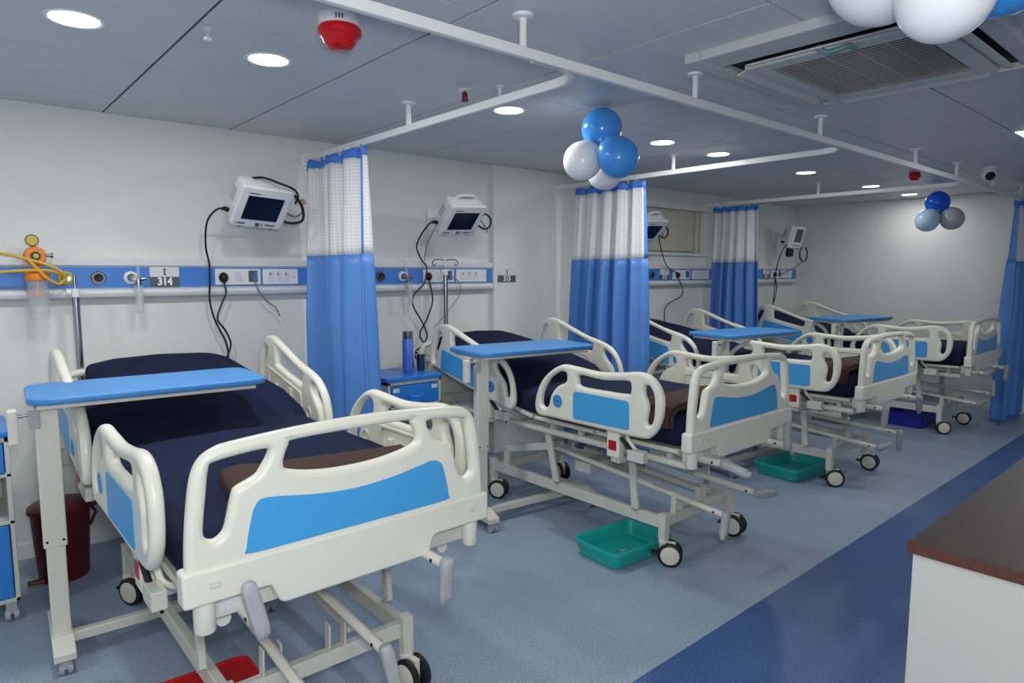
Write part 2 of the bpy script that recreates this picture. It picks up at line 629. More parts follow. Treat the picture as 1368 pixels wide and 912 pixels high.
FOOT_RAIL = catmull([(2.69, .693), (2.722, .728), (2.715, .80), (2.675, .885), (2.60, .955), (2.505, 1.0), (2.40, .998), (2.25, .990), (2.10, 1.003), (1.98, 1.018), (1.90, .993), (1.853, .93), (1.845, .86), (1.86, .78), (1.905, .715), (1.97, .693), (2.2, .693), (2.45, .693), (2.6, .693)], 5)
FOOT_HOLES = [catmull(h, 4) for h in (
    [(2.674, .765), (2.662, .83), (2.61, .908), (2.535, .957), (2.485, .960), (2.472, .935), (2.485, .905), (2.545, .875), (2.59, .825), (2.612, .762), (2.645, .742)],
    [(2.380, .957), (2.22, .950), (2.06, .965), (2.037, .945), (2.037, .92), (2.057, .900), (2.2, .896), (2.37, .898), (2.393, .925)],
    [(1.951, .957), (1.919, .952), (1.895, .903), (1.896, .807), (1.914, .77), (1.938, .779), (1.932, .855), (1.957, .916)])]
FOOT_INLAY = rpoly([(2.418, .868), (2.040, .868), (2.036, .722), (2.418, .718)], .022)
HEAD_RAIL = catmull([(3.79, .90), (3.775, 1.0), (3.73, 1.09), (3.66, 1.145), (3.58, 1.152), (3.48, 1.124), (3.27, 1.05), (3.08, 1.002), (2.99, .955), (2.93, .87), (2.905, .76), (2.92, .70), (2.975, .685), (3.2, .73), (3.5, .795), (3.7, .845), (3.765, .866)], 5)
HEAD_HOLES = [catmull(h, 4) for h in (
    [(3.52, 1.088), (3.49, 1.088), (3.21, .998), (3.182, .982), (3.19, .945), (3.226, .938), (3.49, .995), (3.52, 1.02)],
    [(3.07, .957), (3.04, .945), (2.98, .90), (2.948, .83), (2.948, .765), (2.98, .76), (3.0, .83), (3.065, .90), (3.082, .935)],
    [(3.680, 1.09), (3.635, 1.085), (3.645, 1.045), (3.69, .96), (3.70, .90), (3.735, .885), (3.752, .90), (3.728, .99)])]
HEAD_INLAY = rpoly([(3.63, .985), (3.20, .895), (3.19, .752), (3.65, .850)], .02)

def disc(cx, cz, r, n=28):
    return [Vector((cx + r * math.cos(2 * PI * k / n), cz + r * math.sin(2 * PI * k / n))) for k in range(n)]

def make_rail(bed, s, head):
    x = 0.495 * s
    outer = HEAD_RAIL if head else FOOT_RAIL
    holes = HEAD_HOLES if head else FOOT_HOLES
    inlay = HEAD_INLAY if head else FOOT_INLAY
    bc = (3.115, .80) if head else (2.535, .796)
    me = curve_mesh([outer] + holes, 0.003, 0.017, T(x, -BY, 0) @ TO_YZ)
    smooth_by_angle(me, 50)
    rail = mobj('side_rail', me, 'abs', bed)
    xo = x + s * 0.0205
    mobj('blue_inlay', curve_mesh([inlay], 0.0012, 0.0008, T(xo, -BY, 0) @ TO_YZ, 1), 'inlay', rail)
    mobj('round_badge', curve_mesh([disc(*bc, .036)], 0.0012, 0.0008, T(xo, -BY, 0) @ TO_YZ, 1), 'inlay', rail)
    mobj('badge_ring', curve_mesh([disc(*bc, .030), disc(*bc, .023)], 0.0022, 0.0004, T(xo, -BY, 0) @ TO_YZ, 1), 'badge', rail)
    mobj('badge_mark', curve_mesh([disc(*bc, .012)], 0.0022, 0.0004, T(xo, -BY, 0) @ TO_YZ, 1), 'badge', rail)
    # moulded relief and hinge plates on the inner face
    xi = x - s * 0.0205
    big = [p.copy() for p in inlay]
    cen = sum(big, Vector((0, 0))) / len(big)
    ring_o = [cen + (p - cen) * 1.02 for p in big]
    ring_i = [cen + (p - cen) * 0.86 for p in big]
    mobj('inner_rib', curve_mesh([ring_o, ring_i], 0.003, 0.002, T(xi, -BY, 0) @ TO_YZ, 1), 'abs_in', rail)
    mobj('inner_badge', curve_mesh([disc(*bc, .030), disc(*bc, .02)], 0.002, 0.001, T(xi, -BY, 0) @ TO_YZ, 1), 'abs_in', rail)
    for k, (dy, dz, hy, hz) in enumerate(((-0.10, -0.005, .012, .035), (0.0, -0.03, .035, .022), (0.09, -0.005, .012, .035))):
        bm = boxbm(xi - s * 0.014 if s > 0 else xi, xi if s > 0 else xi + 0.014, cen.x + dy - hy, cen.x + dy + hy, cen.y + dz - hz, cen.y + dz + hz)
        finish('latch_plate', bm, 'abs_in', rail, bevel=0.003, off=BO)
    # hinge support under the rail
    yc = 3.20 if head else 2.16
    zt = 0.735 if head else 0.70
    xs_ = 0.47 * s
    bm = boxbm(xs_ - 0.022, xs_ + 0.022, yc - 0.042, yc + 0.042, zt - 0.145, zt + 0.02)
    sup = finish('rail_support', bm, 'abs', bed, bevel=0.008, off=BO)
    finish('red_label', boxbm(xs_ + s * 0.0225 - 0.0015, xs_ + s * 0.0225 + 0.0015, yc - 0.024, yc + 0.026, zt - 0.105, zt - 0.055), 'red', sup, off=BO)
    bm = bmesh.new()
    cord(bm, [(xs_, yc - 0.06, zt), (xs_ - s * 0.01, yc - 0.085, zt - 0.05), (xs_ - s * 0.02, yc - 0.12, zt - 0.09), (xs_ - s * 0.05, yc - 0.16, zt - 0.10)], 0.010, 4, 8)
    finish('hinge_link', bm, 'abs', sup, smooth=True, off=BO)
    bm = bmesh.new()
    cord(bm, [(xs_, yc + 0.06, zt), (xs_ - s * 0.015, yc + 0.05, zt - 0.05), (xs_ - s * 0.03, yc + 0.02, zt - 0.10)], 0.009, 4, 8)
    finish('hinge_link', bm, 'steel', sup, smooth=True, off=BO)
    finish('hinge_block', boxbm(xs_ - 0.03, xs_ + 0.012, yc - 0.20, yc - 0.10, zt - 0.135, zt - 0.08), 'steel', sup, bevel=0.003, off=BO)
    bm = bmesh.new()
    tube(bm, [(xs_ + s * 0.020, yc - 0.052, zt - 0.030), (xs_ + s * 0.010, yc - 0.150, zt - 0.120)], 0.010, 8)
    tube(bm, [(xs_ + s * 0.010, yc - 0.150, zt - 0.120), (xs_, yc - 0.185, zt - 0.150)], 0.005, 6)
    finish('gas_spring', bm, 'black', sup, smooth=True, off=BO)
    bm = bmesh.new()
    tube(bm, [(xs_, yc, zt - 0.145), (xs_, yc, zt - 0.17)], 0.012, 10)
    box(bm, xs_ - s * 0.12 if s > 0 else xs_, xs_ if s > 0 else xs_ + 0.12, yc - 0.03, yc + 0.03, zt - 0.175, zt - 0.145)
    finish('bracket', bm, 'steel', sup, bevel=0.003, off=BO)

def mat_top(y):
    t = max(0.0, y - 2.80)
    return 0.822 + (0.0 if t <= 0 else (0.22 * t * t / 0.6 * 0.5 if t < 0.3 else 0.0165 + 0.22 * (t - 0.15) + 0.0 * t))

def make_end_board(bed, y, front, dz=0.0, name='footboard'):
    s = 1 if front else -1
    half = [(-.470, .70), (-.468, .80), (-.460, .90), (-.446, .99), (-.425, 1.035), (-.39, 1.058), (-.34, 1.068), (-.17, 1.080), (0, 1.084)]
    outl = half + [(-a, b) for a, b in half[-2::-1]]
    outer = catmull(outl, 5, closed=False)
    hl = [(-.402, 1.008), (-.383, 1.024), (-.265, 1.035), (-.250, 1.022), (-.27, .988), (-.288, .967), (-.334, .948), (-.348, .930), (-.368, .852), (-.380, .831), (-.399, .822), (-.417, .832), (-.422, .856), (-.412, .94)]
    hc = [(-.212, .985), (-.195, 1.035), (-.172, 1.046), (0, 1.048), (.172, 1.046), (.195, 1.035), (.212, .985), (.19, .964), (.1, .946), (0, .941), (-.1, .946), (-.19, .964)]
    hr = [(-a, b) for a, b in hl[::-1]]
    board = curve_mesh([outer, catmull(hl, 4), catmull(hc, 4), catmull(hr, 4)], 0.003, 0.018, T(0, y - BY, dz) @ TO_XZ, 4)
    skirt = rpoly([(-.482, .757), (-.482, .665), (-.262, .665), (-.238, .605), (.238, .605), (.262, .665), (.482, .665), (.482, .757)], [.012, .012, .012, .02, .02, .012, .012, .012])
    sk = curve_mesh([skirt], 0.021, 0.008, T(0, y - BY, dz) @ TO_XZ, 3)
    bm = merged([board, sk])
    me = bpy.data.meshes.new(name)
    bm.to_mesh(me)
    bm.free()
    smooth_by_angle(me, 50)
    fb = mobj(name, me, 'abs', bed)
    inl = catmull([(-.322, .785), (-.308, .855), (-.294, .893), (-.262, .907), (-.12, .885), (0, .877), (.12, .885), (.225, .902), (.262, .907), (.294, .893), (.308, .855), (.322, .785), (.312, .767), (.15, .765), (0, .765), (-.15, .765), (-.312, .767)], 4)
    ip = mobj('blue_inlay', curve_mesh([inl], 0.0012, 0.0008, T(0, y - BY - s * 0.0212, dz) @ TO_XZ, 1), 'inlay', fb)
    rim = [Vector((p.x * 1.03, .835 + (p.y - .835) * 1.08)) for p in inl]
    for sx in (-1, 1):
        finish('lock_button', boxbm(sx * .405 - .014, sx * .405 + .014, y - s * .030 - .003, y - s * .030 + .003, .706 + dz, .724 + dz), 'abs_in', fb, bevel=0.002, off=BO)
    return fb

def make_caster(bed, x, y, ang, brake):
    c = lathebm([(0.0, 0.20), (0.02, 0.20), (0.022, 0.195), (0.022, 0.135), (0.026, 0.13), (0.026, 0.11), (0.0, 0.11)], 14)
    Rz = Matrix.Rotation(ang, 4, 'Z')
    box(c, -0.012, 0.012, -0.062, 0.02, 0.045, 0.125)
    # crescent fork cover
    for v in c.verts:
        v.co = T(x, y, 0) @ Rz @ v.co
    cs = finish('caster', c, 'hub', bed, bevel=0.004, off=BO)
    for sx in (-1, 1):
        m = T(x, y, 0) @ Rz @ T(sx * 0.026, -0.035, 0.0625) @ AX_X
        bm = lathebm([(0.030, -0.012), (0.056, -0.012), (0.0615, -0.008), (0.0625, 0), (0.0615, 0.008), (0.056, 0.012), (0.030, 0.012)], 28, m)
        wl = finish('wheel', bm, 'black', cs, smooth=True, off=BO)
        bm = lathebm([(0.0, 0.0145 * sx), (0.042, 0.0145 * sx), (0.0475, 0.0125 * sx), (0.0475, 0.0), (0.0, 0.0)], 28, m)
        finish('hub_cap', bm, 'hub', cs, smooth=True, off=BO)
    if brake:
        bm = boxbm(-0.02, 0.02, 0.015, 0.06, 0.055, 0.068, mtx=T(x, y, 0) @ Rz)
        finish('brake_pedal', bm, 'black', cs, bevel=0.004, off=BO)

def make_crank(bed, x, pts, hdir, r=0.017):
    bm = bmesh.new()
    tube(bm, pts, r, 12)
    sh = finish('crank_shaft', bm, 'beige', bed, smooth=True, off=BO)
    e = Vector(pts[-1])
    p0 = Vector(pts[-2])
    d = (e - p0).normalized()
    mid = e - d * 0.05
    bm = bmesh.new()
    tube(bm, [mid + Vector((-r - 0.002, 0, 0)), mid + Vector((r + 0.002, 0, 0))], 0.006, 8)
    finish('rivet', bm, 'black', sh, off=BO)
    h = Vector(hdir).normalized()
    # folding handle: tapered grip with a knuckle
    side = h.cross(d).normalized() if abs(h.dot(d)) < 0.95 else Vector((1, 0, 0))
    outn = side.cross(h).normalized()
    side = h.cross(outn).normalized() * -1
    bm = bmesh.new()
    st = [(-0.026, 0.012, 0.012), (-0.020, 0.018, 0.018), (0.0, 0.021, 0.020), (0.04, 0.021, 0.018), (0.09, 0.020, 0.015), (0.118, 0.018, 0.013), (0.128, 0.010, 0.008)]
    rings = []
    for t_, a, b in st:
        c = e + d * 0.012 + h * t_
        rings.append([bm.verts.new(c + side * a * math.copysign(abs(math.cos(q)) ** 0.6, math.cos(q)) + outn * b * math.copysign(abs(math.sin(q)) ** 0.6, math.sin(q))) for q in [2 * PI * k / 16 for k in range(16)]])
    for a, b in zip(rings, rings[1:]):
        for k in range(16):
            bm.faces.new((a[k], a[(k + 1) % 16], b[(k + 1) % 16], b[k]))
    bm.faces.new(rings[0][::-1])
    bm.faces.new(rings[-1])
    hd = finish('crank_handle', bm, 'grey', sh, smooth=True, off=BO)
    bm = bmesh.new()
    c = e + d * 0.012 + h * 0.070
    mtx = Matrix.Translation(c) @ Matrix((side, outn, h)).transposed().to_4x4()
    for sg in (-1, 1):
        box(bm, -0.012, 0.012, sg * 0.0155 - 0.003, sg * 0.0155 + 0.003, -0.035, 0.035, mtx=mtx)
    finish('grip_pad', bm, 'grey', sh, bevel=0.002, off=BO)

def make_bed():
    bed = thing('hospital_bed', 'bed', 'bed', (0, BY, 0), 0, 'white manual hospital beds with navy mattresses')
    # --- mattress
    bm = bmesh.new()
    NR = 36
    ys_ = [1.795, 1.80, 1.815, 1.84, 1.9] + [2.0 + 0.1 * k for k in range(8)] + [2.75 + 0.05 * k for k in range(8)] + [3.2 + 0.1 * k for k in range(7)] + [3.87, 3.92, 3.945, 3.955]
    rings = []
    for i, y in enumerate(ys_):
        top = mat_top(y)
        bot = top - 0.165
        ed = min(1.0, (y - 1.795) / 0.045, (3.955 - y) / 0.085)
        k = 1 - (1 - max(0, ed)) ** 2.2
        k = 0.55 + 0.45 * math.sqrt(max(0, k))
        zc = (top + bot) / 2
        hw = 0.445 * (0.955 + 0.045 * k)
        if y > 3.3:
            hw -= 0.105 * ((y - 3.3) / 0.655)
        hz = (top - bot) / 2 * k
        ring = []
        for q in range(NR):
            a = 2 * PI * q / NR
            cx = math.copysign(abs(math.cos(a)) ** 0.28, math.cos(a))
            sz = math.copysign(abs(math.sin(a)) ** 0.42, math.sin(a))
            wob = 0.004 * math.sin(7 * y + 3 * cx) + 0.003 * math.sin(13 * y + 5 * a)
            crown = 0.010 * (1 - cx * cx) if sz > 0 else 0
            ring.append(bm.verts.new((cx * hw, y, zc + sz * hz + crown + wob * (1 if sz > 0 else 0))))
        rings.append(ring)
    for a, b in zip(rings, rings[1:]):
        for q in range(NR):
            bm.faces.new((a[q], a[(q + 1) % NR], b[(q + 1) % NR], b[q]))
    bm.faces.new(rings[0][::-1])
    bm.faces.new(rings[-1])
    mt = finish('mattress', bm, 'navy', bed, smooth=True, off=BO)
    # --- deck under the mattress
    bm = bmesh.new()
    for ya, yb in ((1.80, 2.32), (2.34, 2.80), (2.82, 3.94)):
        za, zb = mat_top(ya) - 0.172, mat_top(yb) - 0.172
        rtube(bm, (0, ya, za), (0, yb, zb), 0.86, 0.014)
        for sx in (-1, 1):
            rtube(bm, (sx * 0.435, ya, za), (sx * 0.435, yb, zb), 0.022, 0.022)
    finish('mattress_platform', bm, 'steel', bed, bevel=0.004, off=BO)
    make_end_board(bed, 1.73, True)
    make_end_board(bed, 4.015, False, -0.065, 'headboard')
    for yy, dz in ((1.735, 0.0), (4.01, -0.065)):
        for sx in (-1, 1):
            bm = lathebm([(0.0, 0.582 + dz), (0.024, 0.582 + dz), (0.027, 0.586 + dz), (0.027, 0.67 + dz), (0, 0.67 + dz)], 18, T(sx * 0.425, yy, 0))
            finish('corner_post', bm, 'abs', bed, smooth=True, off=BO)
    bm = boxbm(-0.42, 0.42, 1.745, 1.795, 0.60, 0.667)
    fbm = finish('foot_beam', bm, 'steel', bed, bevel=0.004, off=BO)
    finish('maker_label', boxbm(-0.385, -0.32, 1.7445, 1.7455, 0.618, 0.648), 'signwhite', fbm, off=BO)
    finish('head_beam', boxbm(-0.42, 0.42, 3.95, 4.0, 0.535, 0.602), 'steel', bed, bevel=0.004, off=BO)
    for s in (-1, 1):
        make_rail(bed, s, False)
        make_rail(bed, s, True)
    # --- upper frame
    for s in (-1, 1):
        bm = bmesh.new()
        tube(bm, [(s * 0.36, 1.80, 0.565), (s * 0.36, 3.97, 0.565)], 0.02, 12)
        finish('upper_tube', bm, 'beige', bed, smooth=True, off=BO)
    for yy in (1.95, 2.45, 3.0, 3.6):
        bm = bmesh.new()
        rtube(bm, (-0.36, yy, 0.565), (0.36, yy, 0.565), 0.03, 0.045)
        finish('cross_member', bm, 'steel', bed, bevel=0.003, off=BO)
    for yy, zz in ((1.9, .65), (2.5, .65), (2.72, .65)):
        for s in (-1, 1):
            bm = bmesh.new()
            rtube(bm, (s * 0.36, yy, 0.565), (s * 0.36, yy, zz), 0.03, 0.03, (0, 1, 0))
            finish('deck_support', bm, 'steel', bed, bevel=0.003, off=BO)
    for s in (-1, 1):
        bm = bmesh.new()
        rtube(bm, (s * 0.30, 3.0, 0.58), (s * 0.30, 3.45, 0.765), 0.03, 0.035)
        finish('backrest_strut', bm, 'steel', bed, bevel=0.003, off=BO)
    # --- base frame
    for s in (-1, 1):
        bm = bmesh.new()
        rtube(bm, (s * 0.31, 1.965, 0.222), (s * 0.31, 3.335, 0.222), 0.032, 0.062)
        finish('side_beam', bm, 'steel', bed, bevel=0.004, off=BO)
    for yy in (1.99, 3.31):
        bm = bmesh.new()
        rtube(bm, (-0.30, yy, 0.215), (0.30, yy, 0.215), 0.035, 0.055)
        finish('cross_beam', bm, 'steel', bed, bevel=0.004, off=BO)
    for s in (-1, 1):
        for yy, ang in ((1.965, R(33) if s < 0 else R(8)), (3.335, R(30) if s < 0 else R(-15))):
            finish('leg', boxbm(s * 0.31 - 0.021, s * 0.31 + 0.021, yy - 0.021, yy + 0.021, 0.135, 0.272), 'steel', bed, bevel=0.004, off=BO)
            make_caster(bed, s * 0.31, yy, ang, True)
    # --- height linkage
    for s in (-1, 1):
        x = s * 0.335
        for pts in (((x, 2.72, 0.258), (x, 2.80, 0.56)), ((x, 2.13, 0.258), (x, 2.16, 0.56))):
            bm = bmesh.new()
            rtube(bm, pts[0], pts[1], 0.022, 0.042, (0, 1, 0))
            lk = finish('lift_link', bm, 'steel', bed, bevel=0.005, off=BO)
            for p in pts:
                bm = bmesh.new()
                tube(bm, [(p[0] - 0.017, p[1], p[2]), (p[0] + 0.017, p[1], p[2])], 0.010, 10)
                finish('pivot_bolt', bm, 'grey', lk, off=BO)
        bm = bmesh.new()
        rtube(bm, (s * 0.30, 2.78, 0.46), (s * 0.30, 3.22, 0.355), 0.028, 0.045)
        rtube(bm, (s * 0.30, 3.21, 0.25), (s * 0.30, 3.21, 0.37), 0.03, 0.04, (0, 1, 0))
        finish('rocker_arm', bm, 'steel', bed, bevel=0.004, off=BO)
        for py_, pz_ in ((3.21, 0.355), (2.78, 0.46)):
            bm = bmesh.new()
            tube(bm, [(s * 0.282, py_, pz_), (s * 0.318, py_, pz_)], 0.011, 10)
            finish('pivot_bolt', bm, 'grey', bed, off=BO)
    bm = bmesh.new()
    rtube(bm, (0.12, 1.99, 0.285), (0.12, 2.9, 0.35), 0.05, 0.03)
    box(bm, -0.18, 0.18, 2.60, 2.72, 0.30, 0.36)
    finish('screw_housing', bm, 'steel', bed, bevel=0.004, off=BO)
    for xx in (-0.17, 0.05):
        for dx in (-0.028, 0.028):
            bm = bmesh.new()
            rtube(bm, (xx + dx, 1.99, 0.235), (xx + dx, 1.985, 0.335), 0.007, 0.034, (0, 1, 0))
            finish('shaft_bracket', bm, 'steel', bed, bevel=0.002, off=BO)
    return bed

proto = make_bed()
CA = [(-0.325, 2.45, 0.612), (-0.325, 1.63, 0.606)]
CB = [(0.235, 2.45, 0.612), (0.235, 1.61, 0.606)]
CD = [(-0.17, 2.90, 0.405), (-0.17, 1.71, 0.300)]
CC = [(0.05, 2.90, 0.445), (0.05, 1.66, 0.375)]
# two cranks from the upper frame, two from the base; each handle is left at its own angle
CRANKS = [[(CA, (-0.2, 0.05, 0.95), 0.017), (CB, (-0.02, 0.1, -0.9), 0.017), (CD, (0.5, -0.3, -0.4), 0.016), (CC, (0.12, -0.15, -0.8), 0.016)],
          [(CA, (0.05, -1, -0.2), 0.017), (CB, (0.0, 0.05, 0.9), 0.017), (CD, (-0.5, -0.2, -0.6), 0.016), (CC, (0.9, -0.2, -0.1), 0.016)],
          [(CA, (0.0, 0.05, -0.9), 0.017), (CB, (0.4, 0.1, -0.8), 0.017), (CD, (0.9, -0.2, 0.1), 0.016), (CC, (0.1, 0.05, -0.9), 0.016)],
          [(CA, (0.6, -0.1, 0.1), 0.017), (CB, (0.0, 0.05, -0.9), 0.017), (CD, (0.8, -0.2, 0.2), 0.016), (CC, (0.1, 0.05, 0.9), 0.016)]]
BEDS = [(0.89, 'hospital bed nearest the camera, below the wall sign 314'),
        (3.05, 'hospital bed second from the camera, with a teal tray by its front wheel'),
        (4.98, 'hospital bed between the second and third blue curtains, third from the camera'),
        (7.29, 'farthest hospital bed, beside the far wall')]
bed_list = []
for i, (x, lb) in enumerate(BEDS):
    b = proto if i == 0 else copy_tree(proto)
    b.location = (x, BY, 0)
    b['label'] = lb
    bed_list.append(b)
for b, cr in zip(bed_list, CRANKS):
    for pts, h, r in cr:
        make_crank(b, 0, pts, h, r)

# folded brown blankets
def blanket(x, y, drape, label):
    t = thing('folded_blanket', label, 'blanket', (x, y, 0.832), R(0 if drape else -9), 'brown folded blankets')
    if drape:
        prof = [(0.36, 0.018), (0.20, 0.018), (0.0, 0.022), (-0.25, 0.022), (-0.40, 0.020), (-0.452, 0.005), (-0.468, -0.03), (-0.468, -0.07)]
    else:
        prof = [(0.34, 0.010), (0.2, 0.012), (0.0, 0.013), (-0.15, 0.013), (-0.22, 0.020), (-0.27, 0.014), (-0.285, 0.002)]
    for lay in range(2):
        bm = bmesh.new()
        th = 0.016
        pts = catmull([(a, b) for a, b in prof], 4, closed=False)
        rows = []
        W_ = (0.12 if drape else 0.16) - 0.012 * lay
        for p in pts:
            if drape:
                p = Vector((p.x, p.y))
                n = Vector((0, 1)) if p.x > -0.42 else Vector((-1, 0)) if p.y < -0.01 else Vector((-0.7, 0.7))
            else:
                n = Vector((0, 1))
            q0 = p + n * (lay * th - 0.010)
            q1 = p + n * ((lay + 1) * th - 0.010)
            rows.append([bm.verts.new((q.x, yy, q.y + 0.002 * math.sin(20 * yy + 9 * q.x))) for q, yy in ((q0, -W_), (q1, -W_), (q1, -W_ / 3), (q1, W_ / 3), (q1, W_), (q0, W_))])
        for a, b in zip(rows, rows[1:]):
            for k in range(6):
                bm.faces.new((a[k], a[(k + 1) % 6], b[(k + 1) % 6], b[k]))
        bm.faces.new(rows[0][::-1])
        bm.faces.new(rows[-1])
        finish('blanket_fold', bm, 'brown', t, smooth=True, bevel=0.004)
    return t
blanket(0.91, 1.995, False, 'folded brown blanket on the foot of the nearest bed')
blanket(3.05, 1.935, True, 'brown blanket draped over the side of the second bed')
blanket(4.98, 1.935, True, 'brown blanket draped over the side of the third bed')

# ================================================================== OVERBED TABLES
def make_table():
    t = thing('overbed_table', 'table', 'table', (0, 0, 0), 0, 'blue-topped overbed tables')
    L, D, H = 0.85, 0.43, 1.045
    top = rpoly([(-L / 2, -D / 2), (L / 2, -D / 2), (L / 2, D / 2), (-L / 2, D / 2)], 0.08, 6)
    me = curve_mesh([top], 0.007, 0.006, T(0, 0, H - 0.013), 3)
    smooth_by_angle(me, 40)
    mobj('table_top', me, 'table', t)
    finish('support_plate', boxbm(-L / 2 + 0.03, L / 2 - 0.05, -0.19, 0.16, H - 0.044, H - 0.027), 'table_frame', t, bevel=0.003)
    px, py = -L / 2 + 0.058, -0.10
    up = finish('upper_post', boxbm(px - 0.038, px + 0.038, py - 0.026, py + 0.026, 0.46, H - 0.044), 'table_frame', t, bevel=0.005)
    for dx in (-0.026, 0.026):
        bm = bmesh.new()
        tube(bm, [(px + dx, py - 0.0255, 0.485), (px + dx, py - 0.0275, 0.485)], 0.005, 8)
        finish('screw', bm, 'black', up)
    finish('lower_post', boxbm(px - 0.031, px + 0.031, py - 0.020, py + 0.020, 0.07, 0.47), 'table_frame', t, bevel=0.005)
    finish('base_bar', boxbm(px, L / 2 - 0.02, py - 0.02, py + 0.02, 0.065, 0.105), 'table_frame', t, bevel=0.005)
    for xx in (px, L / 2 - 0.04):
        bm = bmesh.new()
        y0, y1 = -0.24, 0.19
        vs = []
        prof = [(y0, 0.055), (y0, 0.085), (py - 0.05, 0.115), (py + 0.05, 0.115), (y1, 0.085), (y1, 0.055)]
        for sx in (-0.036, 0.036):
            vs.append([bm.verts.new((xx + sx, a, b)) for a, b in prof])
        for k in range(6):
            bm.faces.new((vs[0][k], vs[0][(k + 1) % 6], vs[1][(k + 1) % 6], vs[1][k]))
        bm.faces.new(vs[0][::-1])
        bm.faces.new(vs[1])
        ft = finish('foot_bar', bm, 'table_frame', t, bevel=0.004)
        for yy in (y0 + 0.03, y1 - 0.03):
            bm = lathebm([(0, 0.058), (0.012, 0.058), (0.012, 0.045), (0, 0.045)], 10, T(xx, yy, 0))
            box(bm, xx - 0.02, xx + 0.02, yy - 0.024, yy + 0.014, 0.022, 0.05)
            cs = finish('caster', bm, 'grey', ft, bevel=0.003)
            for sx in (-1, 1):
                bm = bmesh.new()
                tube(bm, [(xx + sx * 0.006, yy - 0.008, 0.0215), (xx + sx * 0.022, yy - 0.008, 0.0215)], 0.0215, 14)
                finish('caster_wheel', bm, 'grey', ft, smooth=True)
    # crank at the side
    bm = bmesh.new()
    tube(bm, [(px - 0.03, py - 0.01, H - 0.07), (px - 0.100, py - 0.01, H - 0.073)], 0.006, 8)
    cr = finish('crank_arm', bm, 'chrome', t, smooth=True)
    finish('crank_handle', boxbm(px - 0.118, px - 0.086, py - 0.028, py + 0.012, H - 0.175, H - 0.045), 'table_frame', cr, bevel=0.006)
    finish('tilt_bracket', boxbm(px - 0.055, px - 0.02, py - 0.034, py - 0.028, H - 0.12, H - 0.05), 'grey', t, bevel=0.002)
    return t
tp = make_table()
for i, (x, y, a, z, lb) in enumerate(((0.655, 3.065, -3.5, 1.0, 'blue-topped overbed table standing across the nearest bed'),
                                   (2.735, 3.045, -6.5, 1.0, 'blue-topped overbed table standing across the second bed'),
                                   (4.715, 2.68, -7.0, 1.0, 'blue-topped overbed table over the third bed, before the third curtain'),
                                   (7.03, 2.815, -9.0, 1.0, 'blue-topped overbed table over the farthest bed'))):
    t = tp if i == 0 else copy_tree(tp)
    t.location = (x, y, 0)
    t.rotation_euler = (0, 0, R(a))
    t['label'] = lb

# ================================================================== CURTAIN RAILS
RZ0, RZ1 = 2.205, 2.24
def rail_sweep(path, w=0.022):
    """rectangular profile swept along a horizontal path"""
    bm = bmesh.new()
    P = [Vector((p[0], p[1], 0)) for p in path]
    rings = []
    for i, p in enumerate(P):
        t = (P[min(i + 1, len(P) - 1)] - P[max(i - 1, 0)]).normalized()
        n = Vector((-t.y, t.x, 0)) * w / 2
        rings.append([bm.verts.new((q.x, q.y, z)) for q, z in ((p - n, RZ0), (p + n, RZ0), (p + n, RZ1), (p - n, RZ1))])
    for a, b in zip(rings, rings[1:]):
        for k in range(4):
            bm.faces.new((a[k], a[(k + 1) % 4], b[(k + 1) % 4], b[k]))
    bm.faces.new(rings[0][::-1])
    bm.faces.new(rings[-1])
    return bm

def hanger(parent, x, y, off):
    bm = lathebm([(0, RZ1 - 0.002), (0.0125, RZ1 - 0.002), (0.0125, CEIL - 0.012), (0.034, CEIL - 0.010), (0.036, CEIL - 0.004), (0.036, CEIL), (0, CEIL)], 18, T(x, y, 0))
    finish('hanger', bm, 'rail', parent, smooth=True, off=off)

mo = (3.2, 1.70, RZ1)
mr = thing('curtain_rail', 'long white curtain rail running the length of the ward', 'curtain rail', mo)
finish('rail', rail_sweep([(X0 + 0.01, 1.70), (1.0, 1.70), (1.75, 1.70), (4.0, 1.70), (FAR - 0.01, 1.70)], 0.026), 'rail', mr, bevel=0.004, off=mo)
for x in (-0.9, 0.3, 1.54, 2.54, 3.74, 5.2, 6.1, 7.1, 8.1):
    hanger(mr, x, 1.715, mo)
XC = [1.87, 4.12, 6.45]
for k, xc in enumerate(XC):
    lb = ('white cross rail carrying the curtain beside the nearest bed', 'white cross rail behind the near balloon cluster', 'farthest white cross rail, above the third curtain')[k]
    o3 = (xc, 3.0, RZ1)
    t = thing('curtain_rail', lb, 'curtain rail', o3, group='white cross rails')
    r = 0.17
    arc = [(xc - r + r * math.cos(a), 1.713 + r + r * math.sin(a)) for a in [-PI / 2 + PI / 2 * q / 8 for q in range(9)]]
    finish('rail', rail_sweep([(xc - r - 0.12, 1.713)] + arc + [(xc, 2.6), (xc, 3.4), (xc, WALL - 0.006)]), 'rail', t, bevel=0.003, off=o3)
    hanger(t, xc, 2.95, o3)
    finish('wall_flange', boxbm(xc - 0.03, xc + 0.03, WALL - 0.008, WALL - 0.001, RZ0 - 0.02, RZ1 + 0.02), 'rail', t, bevel=0.003, off=o3)

